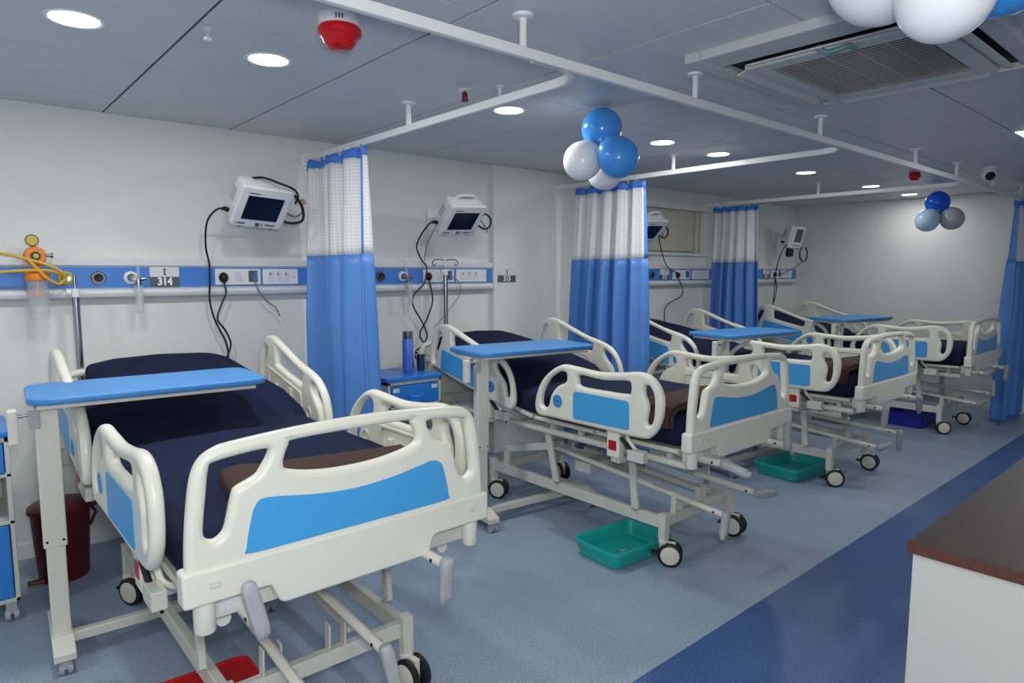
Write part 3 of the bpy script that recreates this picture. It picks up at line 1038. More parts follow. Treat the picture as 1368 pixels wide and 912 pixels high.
# ================================================================== CURTAINS
def curtain(name_lb, base, d, wtop, wbot, nf, amp, seed, hem_hi=True, reverse_x=1):
    """base: wall-side top point (x,y) on the rail; d: unit direction along the rail; folds swing across it"""
    rnd = random.Random(seed)
    t = thing('privacy_curtain', name_lb, 'curtain', (base[0], base[1], 0.03), group='blue privacy curtains with net tops')
    d = Vector((d[0], d[1], 0))
    n = Vector((-d.y, d.x, 0))
    ph = [rnd.uniform(0, 6.28) for _ in range(4)]
    off = Vector((base[0], base[1], 0.03))
    def P(u, z):
        f = (2.19 - z) / 2.16
        a0 = -(wbot[0]) * f
        a1 = wtop + (wbot[1]) * f
        uu = u + 0.018 * math.sin(2 * PI * nf * u * 2 + ph[1])
        s = a0 + (a1 - a0) * uu
        A = amp * (0.55 + 0.75 * min(1, f * 2.2))
        wv = math.sin(2 * PI * nf * (u + 0.05 * math.sin(3 * u + ph[2]) + 0.02 * f * math.sin(5 * u + ph[3])) + ph[0])
        wv = math.copysign(abs(wv) ** 0.75, wv)
        q = wv * A + A * 0.35 * math.sin(2 * PI * nf * 2.3 * u + ph[3] + 1.2 * f) + 0.012 * f * math.sin(9 * u + ph[2] + 3 * f)
        p = Vector((base[0], base[1], 0)) + d * s + n * q
        return Vector((p.x, p.y, z))
    def sheet(name, u0, u1, z0, z1, m, nu, nz, ruff=0.0, inset=0.0):
        bm = bmesh.new()
        uvl = bm.loops.layers.uv.new('UVMap')
        g = []
        for j in range(nz + 1):
            z = z0 + (z1 - z0) * j / nz
            row = []
            for i in range(nu + 1):
                u = u0 + (u1 - u0) * i / nu
                zz = z
                if ruff and j == nz:
                    zz += ruff * math.sin(2 * PI * nf * 3 * u + ph[1])
                if ruff and j == 0:
                    zz += ruff * 0.7 * math.sin(2 * PI * nf * 1.7 * u + ph[2])
                p = P(u, z)
                row.append((bm.verts.new(Vector((p.x, p.y, zz)) + n * inset - off), u, zz))
            g.append(row)
        for j in range(nz):
            for i in range(nu):
                q = (g[j][i], g[j][i + 1], g[j + 1][i + 1], g[j + 1][i])
                f = bm.faces.new([k[0] for k in q])
                for lp, k in zip(f.loops, q):
                    lp[uvl].uv = (k[1] * wtop * 1.5, k[2])
        me = bpy.data.meshes.new(name)
        for f in bm.faces:
            f.smooth = True
        bm.to_mesh(me)
        bm.free()
        me.materials.append(M[m])
        ob = bpy.data.objects.new(name, me)
        COL.objects.link(ob)
        ob.parent = t
        md = ob.modifiers.new('solid', 'SOLIDIFY')
        md.thickness = 0.003
        return ob
    NU = int(nf * 18)
    sheet('header_band', 0, 1, 2.135, 2.188, 'curtain_top', NU, 3, 0.006)
    sheet('net_panel', 0.0, 0.965, 1.598, 2.14, 'net', NU, 10)
    sheet('side_hem', 0.965, 1.0, 1.598, 2.14, 'curtain', 3, 10)
    sheet('curtain_panel', 0, 1, 0.03, 1.602, 'curtain', NU, 26)
    k = 0
    for i in range(int(nf) + 3):
        u = (i + 0.3) / (int(nf) + 3)
        p = P(u, 2.188) - off
        q = Vector((base[0], base[1], 0)) + d * (wtop * u) - off
        bm = bmesh.new()
        tube(bm, [p + Vector((0, 0, -0.01)), Vector(((p.x + q.x) / 2, (p.y + q.y) / 2, RZ0 - off.z - 0.006)), Vector((q.x, q.y, RZ0 - off.z + 0.001))], 0.0025, 6)
        finish('hook', bm, 'rail', t)
    return t
curtain('blue curtain with white net top beside the nearest bed', (XC[0] - 0.035, 4.11), (0, -1), 0.79, (0.0, 0.10), 3.6, 0.042, 3)
curtain('blue curtain with white net top behind the second bed, under the near balloons', (XC[1], 3.93), (0, -1), 0.73, (0.13, 0.07), 4.6, 0.040, 11)
curtain('blue curtain with white net top behind the third bed', (XC[2], 4.08), (0, -1), 0.54, (0.03, 0.09), 5.0, 0.035, 5)
curtain('blue curtain hanging from the long rail at the far right edge', (8.60, 1.70), (-1, 0), 0.70, (-0.02, 0.14), 5.0, 0.04, 8)

# ================================================================== CEILING THINGS
# cassette air conditioner
ac = thing('ceiling_air_conditioner', 'white cassette air conditioner with a brown-grey grille in the ceiling', 'air conditioner', (2.855, 1.135, CEIL))
o3 = (2.855, 1.135, CEIL)
ax0, ax1, ay0, ay1 = AC
gx0, gx1, gy0, gy1 = 2.60, 3.21, 0.87, 1.40
zb = CEIL - 0.035
bm = bmesh.new()
for a in ((ax0, ax1, ay0, gy0 - 0.14), (ax0, ax1, gy1 + 0.14, ay1), (ax0, gx0 - 0.15, gy0 - 0.14, gy1 + 0.14), (gx1 + 0.15, ax1, gy0 - 0.14, gy1 + 0.14)):
    box(bm, a[0], a[1], a[2], a[3], zb, CEIL + 0.005)
for a in ((gx0 - 0.09, gx1 + 0.09, gy0 - 0.07, gy0), (gx0 - 0.09, gx1 + 0.09, gy1, gy1 + 0.07), (gx0 - 0.09, gx0, gy0, gy1), (gx1, gx1 + 0.09, gy0, gy1)):
    box(bm, a[0], a[1], a[2], a[3], zb - 0.012, zb + 0.012)
pan = finish('front_panel', bm, 'ac', ac, bevel=0.008, off=o3)
finish('casing', boxbm(ax0 + 0.03, ax1 - 0.03, ay0 + 0.03, ay1 - 0.03, CEIL - 0.008, CEIL + 0.01), 'ac_in', ac, off=o3)
for nm, a in (('louvre', (gx0 - 0.05, gx1 + 0.05, gy1 + 0.072, gy1 + 0.128)), ('louvre', (gx0 - 0.05, gx1 + 0.05, gy0 - 0.128, gy0 - 0.072)),
              ('louvre', (gx0 - 0.142, gx0 - 0.095, gy0 - 0.03, gy1 + 0.03)), ('louvre', (gx1 + 0.095, gx1 + 0.142, gy0 - 0.03, gy1 + 0.03))):
    cx_, cy_ = (a[0] + a[1]) / 2, (a[2] + a[3]) / 2
    along_x = (a[1] - a[0]) > (a[3] - a[2])
    ang = R(20)
    if along_x:
        rm = Matrix.Rotation(-ang if cy_ > 1.13 else ang, 4, 'X')
    else:
        rm = Matrix.Rotation(ang if cx_ > 2.9 else -ang, 4, 'Y')
    finish(nm, boxbm(a[0] - cx_, a[1] - cx_, a[2] - cy_, a[3] - cy_, -0.004, 0.004, mtx=T(cx_, cy_, zb - 0.004) @ rm), 'ac', ac, bevel=0.003, off=o3)
bm = bmesh.new()
n = 23
for i in range(n):
    x = gx0 + (gx1 - gx0) * (i + 0.5) / n
    box(bm, x - 0.0055, x + 0.0055, gy0, gy1, zb - 0.012, zb - 0.0105)
for i in range(1, 5):
    y = gy0 + (gy1 - gy0) * i / 5
    box(bm, gx0, gx1, y - 0.0015, y + 0.0015, zb - 0.0105, zb - 0.008)
gr = finish('grille_slats', bm, 'ac_slat', ac, off=o3)
gr['kind'] = 'stuff'
bm = bmesh.new()
cord(bm, [(2.47, 1.16, zb - 0.006), (2.475, 1.13, zb - 0.030), (2.49, 1.10, zb - 0.028), (2.50, 1.06, zb - 0.02), (2.53, 1.05, zb - 0.026)], [0.010] * 33, 8, 6)
finish('tape_strip', bm, 'teal_tape', ac, smooth=True, off=o3)

# alarm sounders
def sounder(x, y, label, s=1.0, white=True):
    t = thing('fire_alarm_sounder', label, 'alarm', (x, y, CEIL), group='red ceiling alarm sounders')
    finish('base', lathebm([(0, 0), (0.066 * s, 0), (0.068 * s, -0.006), (0.068 * s, -0.034 * s), (0.06 * s, -0.038 * s), (0, -0.038 * s)], 28), 'rail' if white else 'sounder_red', t, smooth=True)
    b = finish('red_body', lathebm([(0.066 * s, -0.036 * s), (0.072 * s, -0.044 * s), (0.072 * s, -0.062 * s), (0.060 * s, -0.070 * s), (0.052 * s, -0.088 * s), (0.040 * s, -0.102 * s), (0.02 * s, -0.108 * s), (0, -0.109 * s)], 28), 'sounder_red', t, smooth=True)
    if white:
        for k in (-1, 0, 1):
            finish('vent_slot', boxbm(k * 0.010 - 0.002, k * 0.010 + 0.002, -0.0695, -0.067, -0.027, -0.012, mtx=Matrix.Rotation(R(-27), 4, 'Z')), 'ink', t)
    return t
sounder(1.085, 2.13, 'red alarm sounder on a white base near the top left')
sounder(6.44, 2.12, 'small dark red alarm sounder on the far ceiling', 0.64, False)
t = thing('sprinkler_head', 'small red glass-bulb sprinkler hanging from the ceiling', 'sprinkler', (1.945, 2.575, CEIL))
finish('escutcheon', lathebm([(0, 0), (0.03, 0), (0.03, -0.004), (0.012, -0.008), (0, -0.008)], 18), 'rail', t, smooth=True)
bm = lathebm([(0, -0.006), (0.009, -0.006), (0.009, -0.02), (0, -0.02)], 10)
for s in (-1, 1):
    rtube(bm, (s * 0.012, 0, -0.016), (s * 0.012, 0, -0.048), 0.004, 0.006, (0, 1, 0))
finish('frame', bm, 'binred', t)
finish('bulb', lathebm([(0, -0.018), (0.006, -0.021), (0.006, -0.044), (0, -0.046)], 10), 'sounder_red', t, smooth=True)
finish('deflector', lathebm([(0, -0.046), (0.018, -0.048), (0.018, -0.051), (0, -0.051)], 14), 'binred', t)
t = thing('sprinkler_head', 'small clear plastic stub hanging from the ceiling between the two left lights', 'sprinkler', (0.775, 2.50, CEIL))
finish('stem', lathebm([(0, 0), (0.012, 0), (0.012, -0.02), (0.006, -0.024), (0.006, -0.045), (0, -0.045)], 12), 'clear', t, smooth=True)
finish('cap', lathebm([(0, -0.04), (0.013, -0.043), (0.013, -0.052), (0, -0.056)], 12), 'rail', t, smooth=True)
t = thing('sprinkler_head', 'small pale sprinkler below the first cross rail', 'sprinkler', (2.03, 2.42, CEIL))
finish('stem', lathebm([(0, 0), (0.02, 0), (0.02, -0.004), (0.006, -0.008), (0.006, -0.05), (0, -0.05)], 12), 'rail', t, smooth=True)
finish('deflector', lathebm([(0, -0.05), (0.014, -0.052), (0.014, -0.055), (0, -0.055)], 12), 'chrome', t)

# ceiling camera
t = thing('security_camera', 'white ceiling security camera with a black round lens', 'camera', (6.55, 1.70 - 0.09, CEIL))
finish('base', lathebm([(0, 0), (0.058, 0), (0.060, -0.004), (0.056, -0.022), (0.04, -0.030), (0, -0.030)], 24), 'rail', t, smooth=True)
ball = [(0, 0.055)] + [(0.055 * math.cos(a), 0.055 * math.sin(a)) for a in [R(80 - 10 * k) for k in range(14)]] + [(0.034, -0.045), (0, -0.045)]
mt_ = T(0, 0, -0.060) @ Vector((-0.78, -0.45, -0.42)).to_track_quat('-Z', 'Y').to_matrix().to_4x4()
finish('eyeball', lathebm(ball, 24, mt_), 'rail', t, smooth=True)
finish('lens', lathebm([(0, -0.048), (0.034, -0.048), (0.036, -0.043), (0, -0.043)], 20, mt_), 'black', t)

# ================================================================== BALLOONS
def balloon(loc, r, m, label, group, tail=(0, 0, -1)):
    t = thing('balloon', label, 'balloon', loc, group=group)
    mtx = Vector(tail).to_track_quat('-Z', 'Y').to_matrix().to_4x4()
    prof = []
    for k in range(25):
        a = PI * k / 24
        rr = math.sin(a) * r
        z = math.cos(a) * r
        if z < 0:
            z *= 1.16
            rr *= 1 - 0.10 * (z / r) ** 2
        prof.append((max(rr, 0.0) if 0 < k < 24 else 0.0, z))
    finish('balloon_body', lathebm(prof, 32, mtx), m, t, smooth=True)
    zb_ = -1.16 * r
    finish('knot', lathebm([(0, zb_ + 0.004), (0.007, zb_), (0.005, zb_ - 0.006), (0.012, zb_ - 0.014), (0, zb_ - 0.014)], 12, mtx), m, t, smooth=True)
    return t
G1, G2, G3 = 'balloon cluster by the second curtain', 'balloon cluster by the far wall', 'large balloon cluster at the top right'
balloon((2.640, 2.335, 2.230), 0.103, 'b_blue', 'upper blue balloon of the cluster above the second curtain', G1, (0, 0.1, -1))
balloon((2.535, 2.369, 2.061), 0.098, 'b_white', 'white balloon in front left of the cluster above the second curtain', G1, (0.6, -0.3, 0.6))
balloon((2.597, 2.184, 2.061), 0.1, 'b_blue', 'lower right blue balloon of the cluster above the second curtain', G1, (-0.5, 0.4, 0.6))
balloon((2.786, 2.438, 2.04), 0.098, 'b_white', 'white balloon half hidden behind the near cluster', G1, (-0.3, -0.2, 0.8))
balloon((7.68, 2.305, 2.195), 0.112, 'b_royal', 'dark blue balloon at the top of the far cluster', G2, (0, 0, -1))
balloon((7.577, 2.357, 2.012), 0.11, 'b_pale', 'pale blue balloon at the left of the far cluster', G2, (0.2, -0.6, 0.7))
balloon((7.704, 2.177, 2.027), 0.11, 'b_grey', 'silver grey balloon at the right of the far cluster', G2, (0.1, 0.6, 0.7))
balloon((1.759, 0.676, 2.215), 0.124, 'b_white', 'large white balloon at the left of the top right cluster', G3, (0.4, -0.5, 0.5))
balloon((1.701, 0.522, 2.099), 0.099, 'b_white', 'large white balloon in the middle of the top right cluster', G3, (0.2, -0.2, 0.9))
balloon((1.945, 0.480, 2.215), 0.115, 'b_blue', 'large blue balloon at the top right corner', G3, (-0.2, 0.6, 0.5))

# ================================================================== BED HEAD PANELS ON THE WALL
def trunking(x0, x1, label, plates, outlets):
    t = thing('bed_head_panel', label, 'wall panel', ((x0 + x1) / 2, WALL, 1.36), group='blue and white bed head wall panels')
    o = ((x0 + x1) / 2, WALL, 1.36)
    bm = bmesh.new()
    box(bm, x0, x1, WALL - 0.045, WALL - 0.0005, 1.40, 1.535)
    box(bm, x0, x1, WALL - 0.058, WALL - 0.0005, 1.532, 1.572)
    finish('channel', bm, 'panelwhite', t, bevel=0.005, off=o)
    bm = bmesh.new()
    prof = [(-0.0005, 1.358), (-0.045, 1.356), (-0.066, 1.366), (-0.074, 1.386), (-0.066, 1.404), (-0.045, 1.412), (-0.0005, 1.412)]
    vs = [[bm.verts.new((x, WALL + a, b)) for a, b in prof] for x in (x0, x1)]
    for k in range(7):
        bm.faces.new((vs[0][k], vs[0][(k + 1) % 7], vs[1][(k + 1) % 7], vs[1][k]))
    bm.faces.new(vs[0][::-1])
    bm.faces.new(vs[1])
    finish('bumper_bar', bm, 'panelwhite', t, smooth=True, bevel=0.004, off=o)
    finish('blue_strip', boxbm(x0, x1, WALL - 0.048, WALL - 0.044, 1.414, 1.526), 'panelblue', t, off=o)
    for a, b, kind in plates:
        p = finish('socket_plate', boxbm(a, b, WALL - 0.058, WALL - 0.047, 1.422, 1.518), 'plate', t, bevel=0.004, off=o)
        yf = WALL - 0.058
        w_ = b - a
        if kind == 'socket':
            finish('switch', boxbm(a + w_ * 0.42, a + w_ * 0.56, yf - 0.004, yf + 0.001, 1.445, 1.500), 'signwhite', p, bevel=0.002, off=o)
            finish('data_socket', boxbm(a + w_ * 0.72, a + w_ * 0.92, yf - 0.006, yf + 0.001, 1.440, 1.508), 'grey2', p, bevel=0.002, off=o)
            finish('rocker', boxbm(a + w_ * 0.85, a + w_ * 0.91, yf - 0.009, yf - 0.005, 1.45, 1.50), 'panelblue', p, bevel=0.001, off=o)
        else:
            for q in range(3):
                xx = a + w_ * (0.2 + 0.22 * q)
                sw = finish('switch', boxbm(xx - w_ * 0.09, xx + w_ * 0.09, yf - 0.004, yf + 0.001, 1.440, 1.505), 'signwhite', p, bevel=0.002, off=o)
                finish('switch_mark', boxbm(xx - 0.003, xx + 0.003, yf - 0.0048, yf - 0.0038, 1.478, 1.496), 'ink', p, off=o)
            finish('socket_hole', boxbm(a + w_ * 0.84, a + w_ * 0.92, yf - 0.001, yf + 0.001, 1.462, 1.466), 'grey', p, off=o)
    for x, m1, m2 in outlets:
        ot = finish('gas_outlet', lathebm([(0, 0.0), (0.036, 0.0), (0.036, 0.008), (0.030, 0.014), (0, 0.014)], 24, T(x, WALL - 0.047, 1.468) @ Matrix.Rotation(R(90), 4, 'X')), m1, t, smooth=True, off=o)
        finish('outlet_socket', lathebm([(0.008, 0.012), (0.023, 0.012), (0.021, 0.024), (0.010, 0.022)], 20, T(x, WALL - 0.047, 1.468) @ Matrix.Rotation(R(90), 4, 'X')), m2, ot, smooth=True, off=o)
    return t
trunking(X0 + 0.01, 3.395, 'blue and white service panel on the wall behind the two nearest beds',
         [(1.265, 1.535, 'socket'), (1.548, 1.775, 'switch'), (2.735, 3.015, 'socket'), (3.035, 3.33, 'switch')],
         [(0.52, 'gauge', 'chrome'), (0.667, 'chrome', 'black'), (0.822, 'plate', 'chrome'), (2.38, 'grey2', 'black'), (2.56, 'plate', 'chrome')])
trunking(4.39, FAR - 0.10, 'blue and white service panel on the far part of the head wall',
         [(5.83, 6.14, 'socket'), (6.18, 6.5, 'switch'), (7.88, 8.13, 'socket'), (8.15, 8.42, 'switch')],
         [(5.48, 'grey2', 'black')])

def sign(x, y, num, label, w_=0.152, dark_top=False):
    t = thing('bed_number_sign', label, 'sign', (x, y, 1.416), group='bed number signs')
    o = (x, y, 1.416)
    h0, h1, hm = 1.416, 1.528, 1.472
    finish('upper_plate', boxbm(x - w_ / 2, x + w_ / 2, y - 0.004, y, hm, h1), 'signwhite', t, off=o)
    finish('lower_plate', boxbm(x - w_ / 2, x + w_ / 2, y - 0.004, y, h0, hm), 'signgrey', t, off=o)
    mobj('number', text_mesh(num, 0.060, 0.0004, T(0, -0.0046, 0.028) @ TO_XZ @ Matrix.Diagonal((0.86, 1, 1, 1)), 0.0022), 'signtext', t)
    # serifed numeral I
    bm = boxbm(-0.0035, 0.0035, -0.005, -0.004, 0.068, 0.100)
    box(bm, -0.010, 0.010, -0.005, -0.004, 0.066, 0.070)
    box(bm, -0.010, 0.010, -0.005, -0.004, 0.098, 0.102)
    finish('numeral', bm, 'ink', t)
sign(0.992, WALL - 0.0485, '314', 'wall sign 314 above the nearest bed')
sign(3.545, WALL - 0.0555, '313', 'wall sign 313 on the pier behind the second bed', 0.19)
sign(5.69, WALL - 0.0485, '312', 'wall sign 312 above the third bed')
sign(7.77, WALL - 0.0485, '311', 'wall sign 311 above the farthest bed')

# ================================================================== SUCTION, OXYGEN
sx_, sy_ = 0.392, WALL - 0.125
t = thing('suction_unit', 'orange wall suction unit with clear jar and yellow tubing', 'suction unit', (sx_, sy_, 1.26))
o = (sx_, sy_, 1.26)
finish('jar', lathebm([(0, 1.262), (0.040, 1.262), (0.044, 1.27), (0.047, 1.45), (0.050, 1.455), (0.050, 1.462), (0.045, 1.462), (0.042, 1.275), (0, 1.270)], 28, T(sx_, sy_, 0)), 'clear', t, smooth=True, off=o)
for k in range(8):
    bm = bmesh.new()
    zz = 1.30 + 0.018 * k
    tube(bm, [(sx_ + 0.046 * math.cos(2 * PI * q / 24), sy_ + 0.046 * math.sin(2 * PI * q / 24), zz) for q in range(25)], 0.0012, 5)
    finish('jar_ridge', bm, 'clear', t, off=o)
finish('jar_lid', lathebm([(0, 1.458), (0.052, 1.458), (0.054, 1.462), (0.054, 1.490), (0.046, 1.500), (0.018, 1.504), (0.018, 1.53), (0, 1.53)], 28, T(sx_, sy_, 0)), 'orange', t, smooth=True, off=o)
finish('float', lathebm([(0, 1.455), (0.006, 1.455), (0.006, 1.405), (0.022, 1.40), (0.024, 1.39), (0.018, 1.378), (0, 1.378)], 18, T(sx_, sy_, 0)), 'orange', t, smooth=True, off=o)
mt2 = T(sx_ - 0.004, sy_ - 0.01, 1.578) @ Matrix.Rotation(R(90), 4, 'X')
finish('regulator', lathebm([(0, -0.03), (0.042, -0.03), (0.046, -0.024), (0.046, 0.02), (0.040, 0.03), (0, 0.03)], 28, mt2), 'orange', t, smooth=True, off=o)
kn = finish('knob', lathebm([(0.010, 0.028), (0.022, 0.028), (0.020, 0.045), (0.0, 0.046)], 20, mt2), 'ink', t, smooth=True, off=o)
finish('knob_cap', lathebm([(0, 0.044), (0.012, 0.044), (0.011, 0.049), (0, 0.049)], 16, mt2), 'gauge', t, smooth=True, off=o)
finish('side_valve', lathebm([(0, 0.04), (0.008, 0.04), (0.008, 0.06), (0.013, 0.06), (0.013, 0.072), (0, 0.072)], 14, T(sx_, sy_, 1.582) @ AX_X), 'chrome', t, smooth=True, off=o)
mt3 = T(sx_ - 0.012, sy_ - 0.005, 1.655) @ Matrix.Rotation(R(90), 4, 'X')
finish('gauge', lathebm([(0, -0.014), (0.027, -0.014), (0.029, -0.01), (0.029, 0.012), (0.026, 0.015), (0.024, 0.013), (0, 0.013)], 26, mt3), 'chrome', t, smooth=True, off=o)
finish('gauge_face', lathebm([(0, 0.0125), (0.024, 0.0125), (0.024, 0.0145), (0, 0.0145)], 24, mt3), 'gauge', t, off=o)
finish('stem', lathebm([(0, 1.52), (0.012, 1.52), (0.012, 1.64), (0, 1.64)], 12, T(sx_ - 0.008, sy_, 0)), 'orange', t, smooth=True, off=o)
finish('wall_connector', lathebm([(0, 0), (0.012, 0), (0.012, 0.09), (0, 0.09)], 12, T(sx_ + 0.03, sy_ + 0.08, 1.47) @ Matrix.Rotation(R(90), 4, 'X')), 'chrome', t, smooth=True, off=o)
for pts in ([(-0.25, sy_ - 0.02, 1.60), (0.10, sy_ - 0.03, 1.585), (0.25, sy_ - 0.05, 1.588), (0.34, sy_ - 0.06, 1.565), (0.43, sy_ - 0.055, 1.535), (0.49, sy_ - 0.04, 1.500), (0.505, sy_ - 0.02, 1.465), (0.475, sy_ - 0.03, 1.440), (0.43, sy_ - 0.06, 1.465), (0.39, sy_ - 0.065, 1.515), (0.355, sy_ - 0.06, 1.560)],
            [(-0.25, sy_ - 0.02, 1.50), (0.1, sy_ - 0.03, 1.495), (0.25, sy_ - 0.05, 1.500), (0.38, sy_ - 0.062, 1.508), (0.46, sy_ - 0.05, 1.500), (0.505, sy_ + 0.0, 1.470), (0.52, WALL - 0.062, 1.468)]):
    bm = bmesh.new()
    cord(bm, pts, 0.0075, 6, 8)
    finish('tubing', bm, 'yellow', t, smooth=True, off=o)

def flowmeter(x, label, tilt=0.0):
    y = WALL - 0.115
    t = thing('oxygen_flowmeter', label, 'flowmeter', (x, y, 1.27), group='clear oxygen flowmeters')
    t.rotation_euler = (0, R(tilt), 0)
    o = (x, y, 1.27)
    finish('flow_tube', lathebm([(0, 1.455), (0.010, 1.455), (0.010, 1.585), (0.006, 1.592), (0.006, 1.60), (0, 1.60)], 16, T(x, y, 0)), 'clear', t, smooth=True, off=o)
    bm = lathebm([(0, 1.425), (0.014, 1.425), (0.014, 1.46), (0, 1.46)], 14, T(x, y, 0))
    lathe(bm, [(0, 0.0), (0.010, 0.0), (0.010, 0.05), (0, 0.05)], 12, T(x, y + 0.055, 1.468) @ Matrix.Rotation(R(90), 4, 'X'))
    lathe(bm, [(0, 0.012), (0.010, 0.012), (0.012, 0.018), (0.012, 0.034), (0, 0.034)], 14, T(x, y, 1.462) @ AX_X)
    finish('valve_body', bm, 'chrome', t, smooth=True, off=o)
    finish('bottle_cap', lathebm([(0, 1.40), (0.025, 1.40), (0.025, 1.425), (0.012, 1.43), (0, 1.43)], 20, T(x, y, 0)), 'clear', t, smooth=True, off=o)
    finish('bottle', lathebm([(0, 1.272), (0.018, 1.272), (0.021, 1.277), (0.023, 1.40), (0.020, 1.40), (0.019, 1.28), (0, 1.278)], 20, T(x, y, 0)), 'clear', t, smooth=True, off=o)
    finish('dip_tube', lathebm([(0, 1.295), (0.005, 1.295), (0.005, 1.42), (0, 1.42)], 8, T(x, y, 0)), 'signwhite', t, smooth=True, off=o)
flowmeter(0.845, 'clear oxygen flowmeter and bottle left of sign 314')
flowmeter(2.585, 'clear oxygen flowmeter tilted on the wall right of the first curtain', -7)

# ================================================================== IV POLES
def iv_pole(x, y, z0, z1, label, hooks):
    t = thing('iv_pole', label, 'pole', (x, y, z0), group='chrome drip poles at the bed heads')
    o = (x, y, z0)
    finish('pole', lathebm([(0, z0), (0.017, z0), (0.017, z1 - 0.09), (0, z1 - 0.09)], 16, T(x, y, 0)), 'chrome', t, smooth=True, off=o)
    finish('upper_rod', lathebm([(0, z1 - 0.10), (0.007, z1 - 0.10), (0.007, z1), (0, z1)], 12, T(x, y, 0)), 'chrome', t, smooth=True, off=o)
    finish('collar', lathebm([(0, z1 - 0.115), (0.018, z1 - 0.115), (0.02, z1 - 0.105), (0.02, z1 - 0.075), (0.012, z1 - 0.07), (0, z1 - 0.07)], 16, T(x, y, 0)), 'plate', t, smooth=True, off=o)
    finish('lock_knob', lathebm([(0, 0.0), (0.008, 0.0), (0.008, 0.02), (0.018, 0.02), (0.018, 0.04), (0, 0.04)], 14, T(x, y, z1 - 0.09) @ Matrix.Rotation(R(-90), 4, 'Y')), 'plate', t, smooth=True, off=o)
    if hooks:
        for s in (-1, 1):
            bm = bmesh.new()
            cord(bm, [(x, y, z1 - 0.004), (x + s * 0.05, y, z1), (x + s * 0.10, y, z1 - 0.004), (x + s * 0.115, y, z1 - 0.03), (x + s * 0.10, y, z1 - 0.045), (x + s * 0.088, y, z1 - 0.03)], 0.004, 6, 6)
            finish('bag_hook', bm, 'grey2', t, smooth=True, off=o)
iv_pole(0.547, 4.062, 0.60, 1.485, 'chrome drip pole behind the head of the nearest bed', False)
iv_pole(2.875, 4.062, 0.60, 1.590, 'chrome drip pole with two hooks behind the second bed', True)

# ================================================================== PATIENT MONITORS
def monitor_matrix(loc, tilt, roll, yaw):
    return T(*loc) @ Matrix.Rotation(R(yaw), 4, 'Z') @ Matrix.Rotation(R(tilt), 4, 'X') @ Matrix.Rotation(R(roll), 4, 'Y')

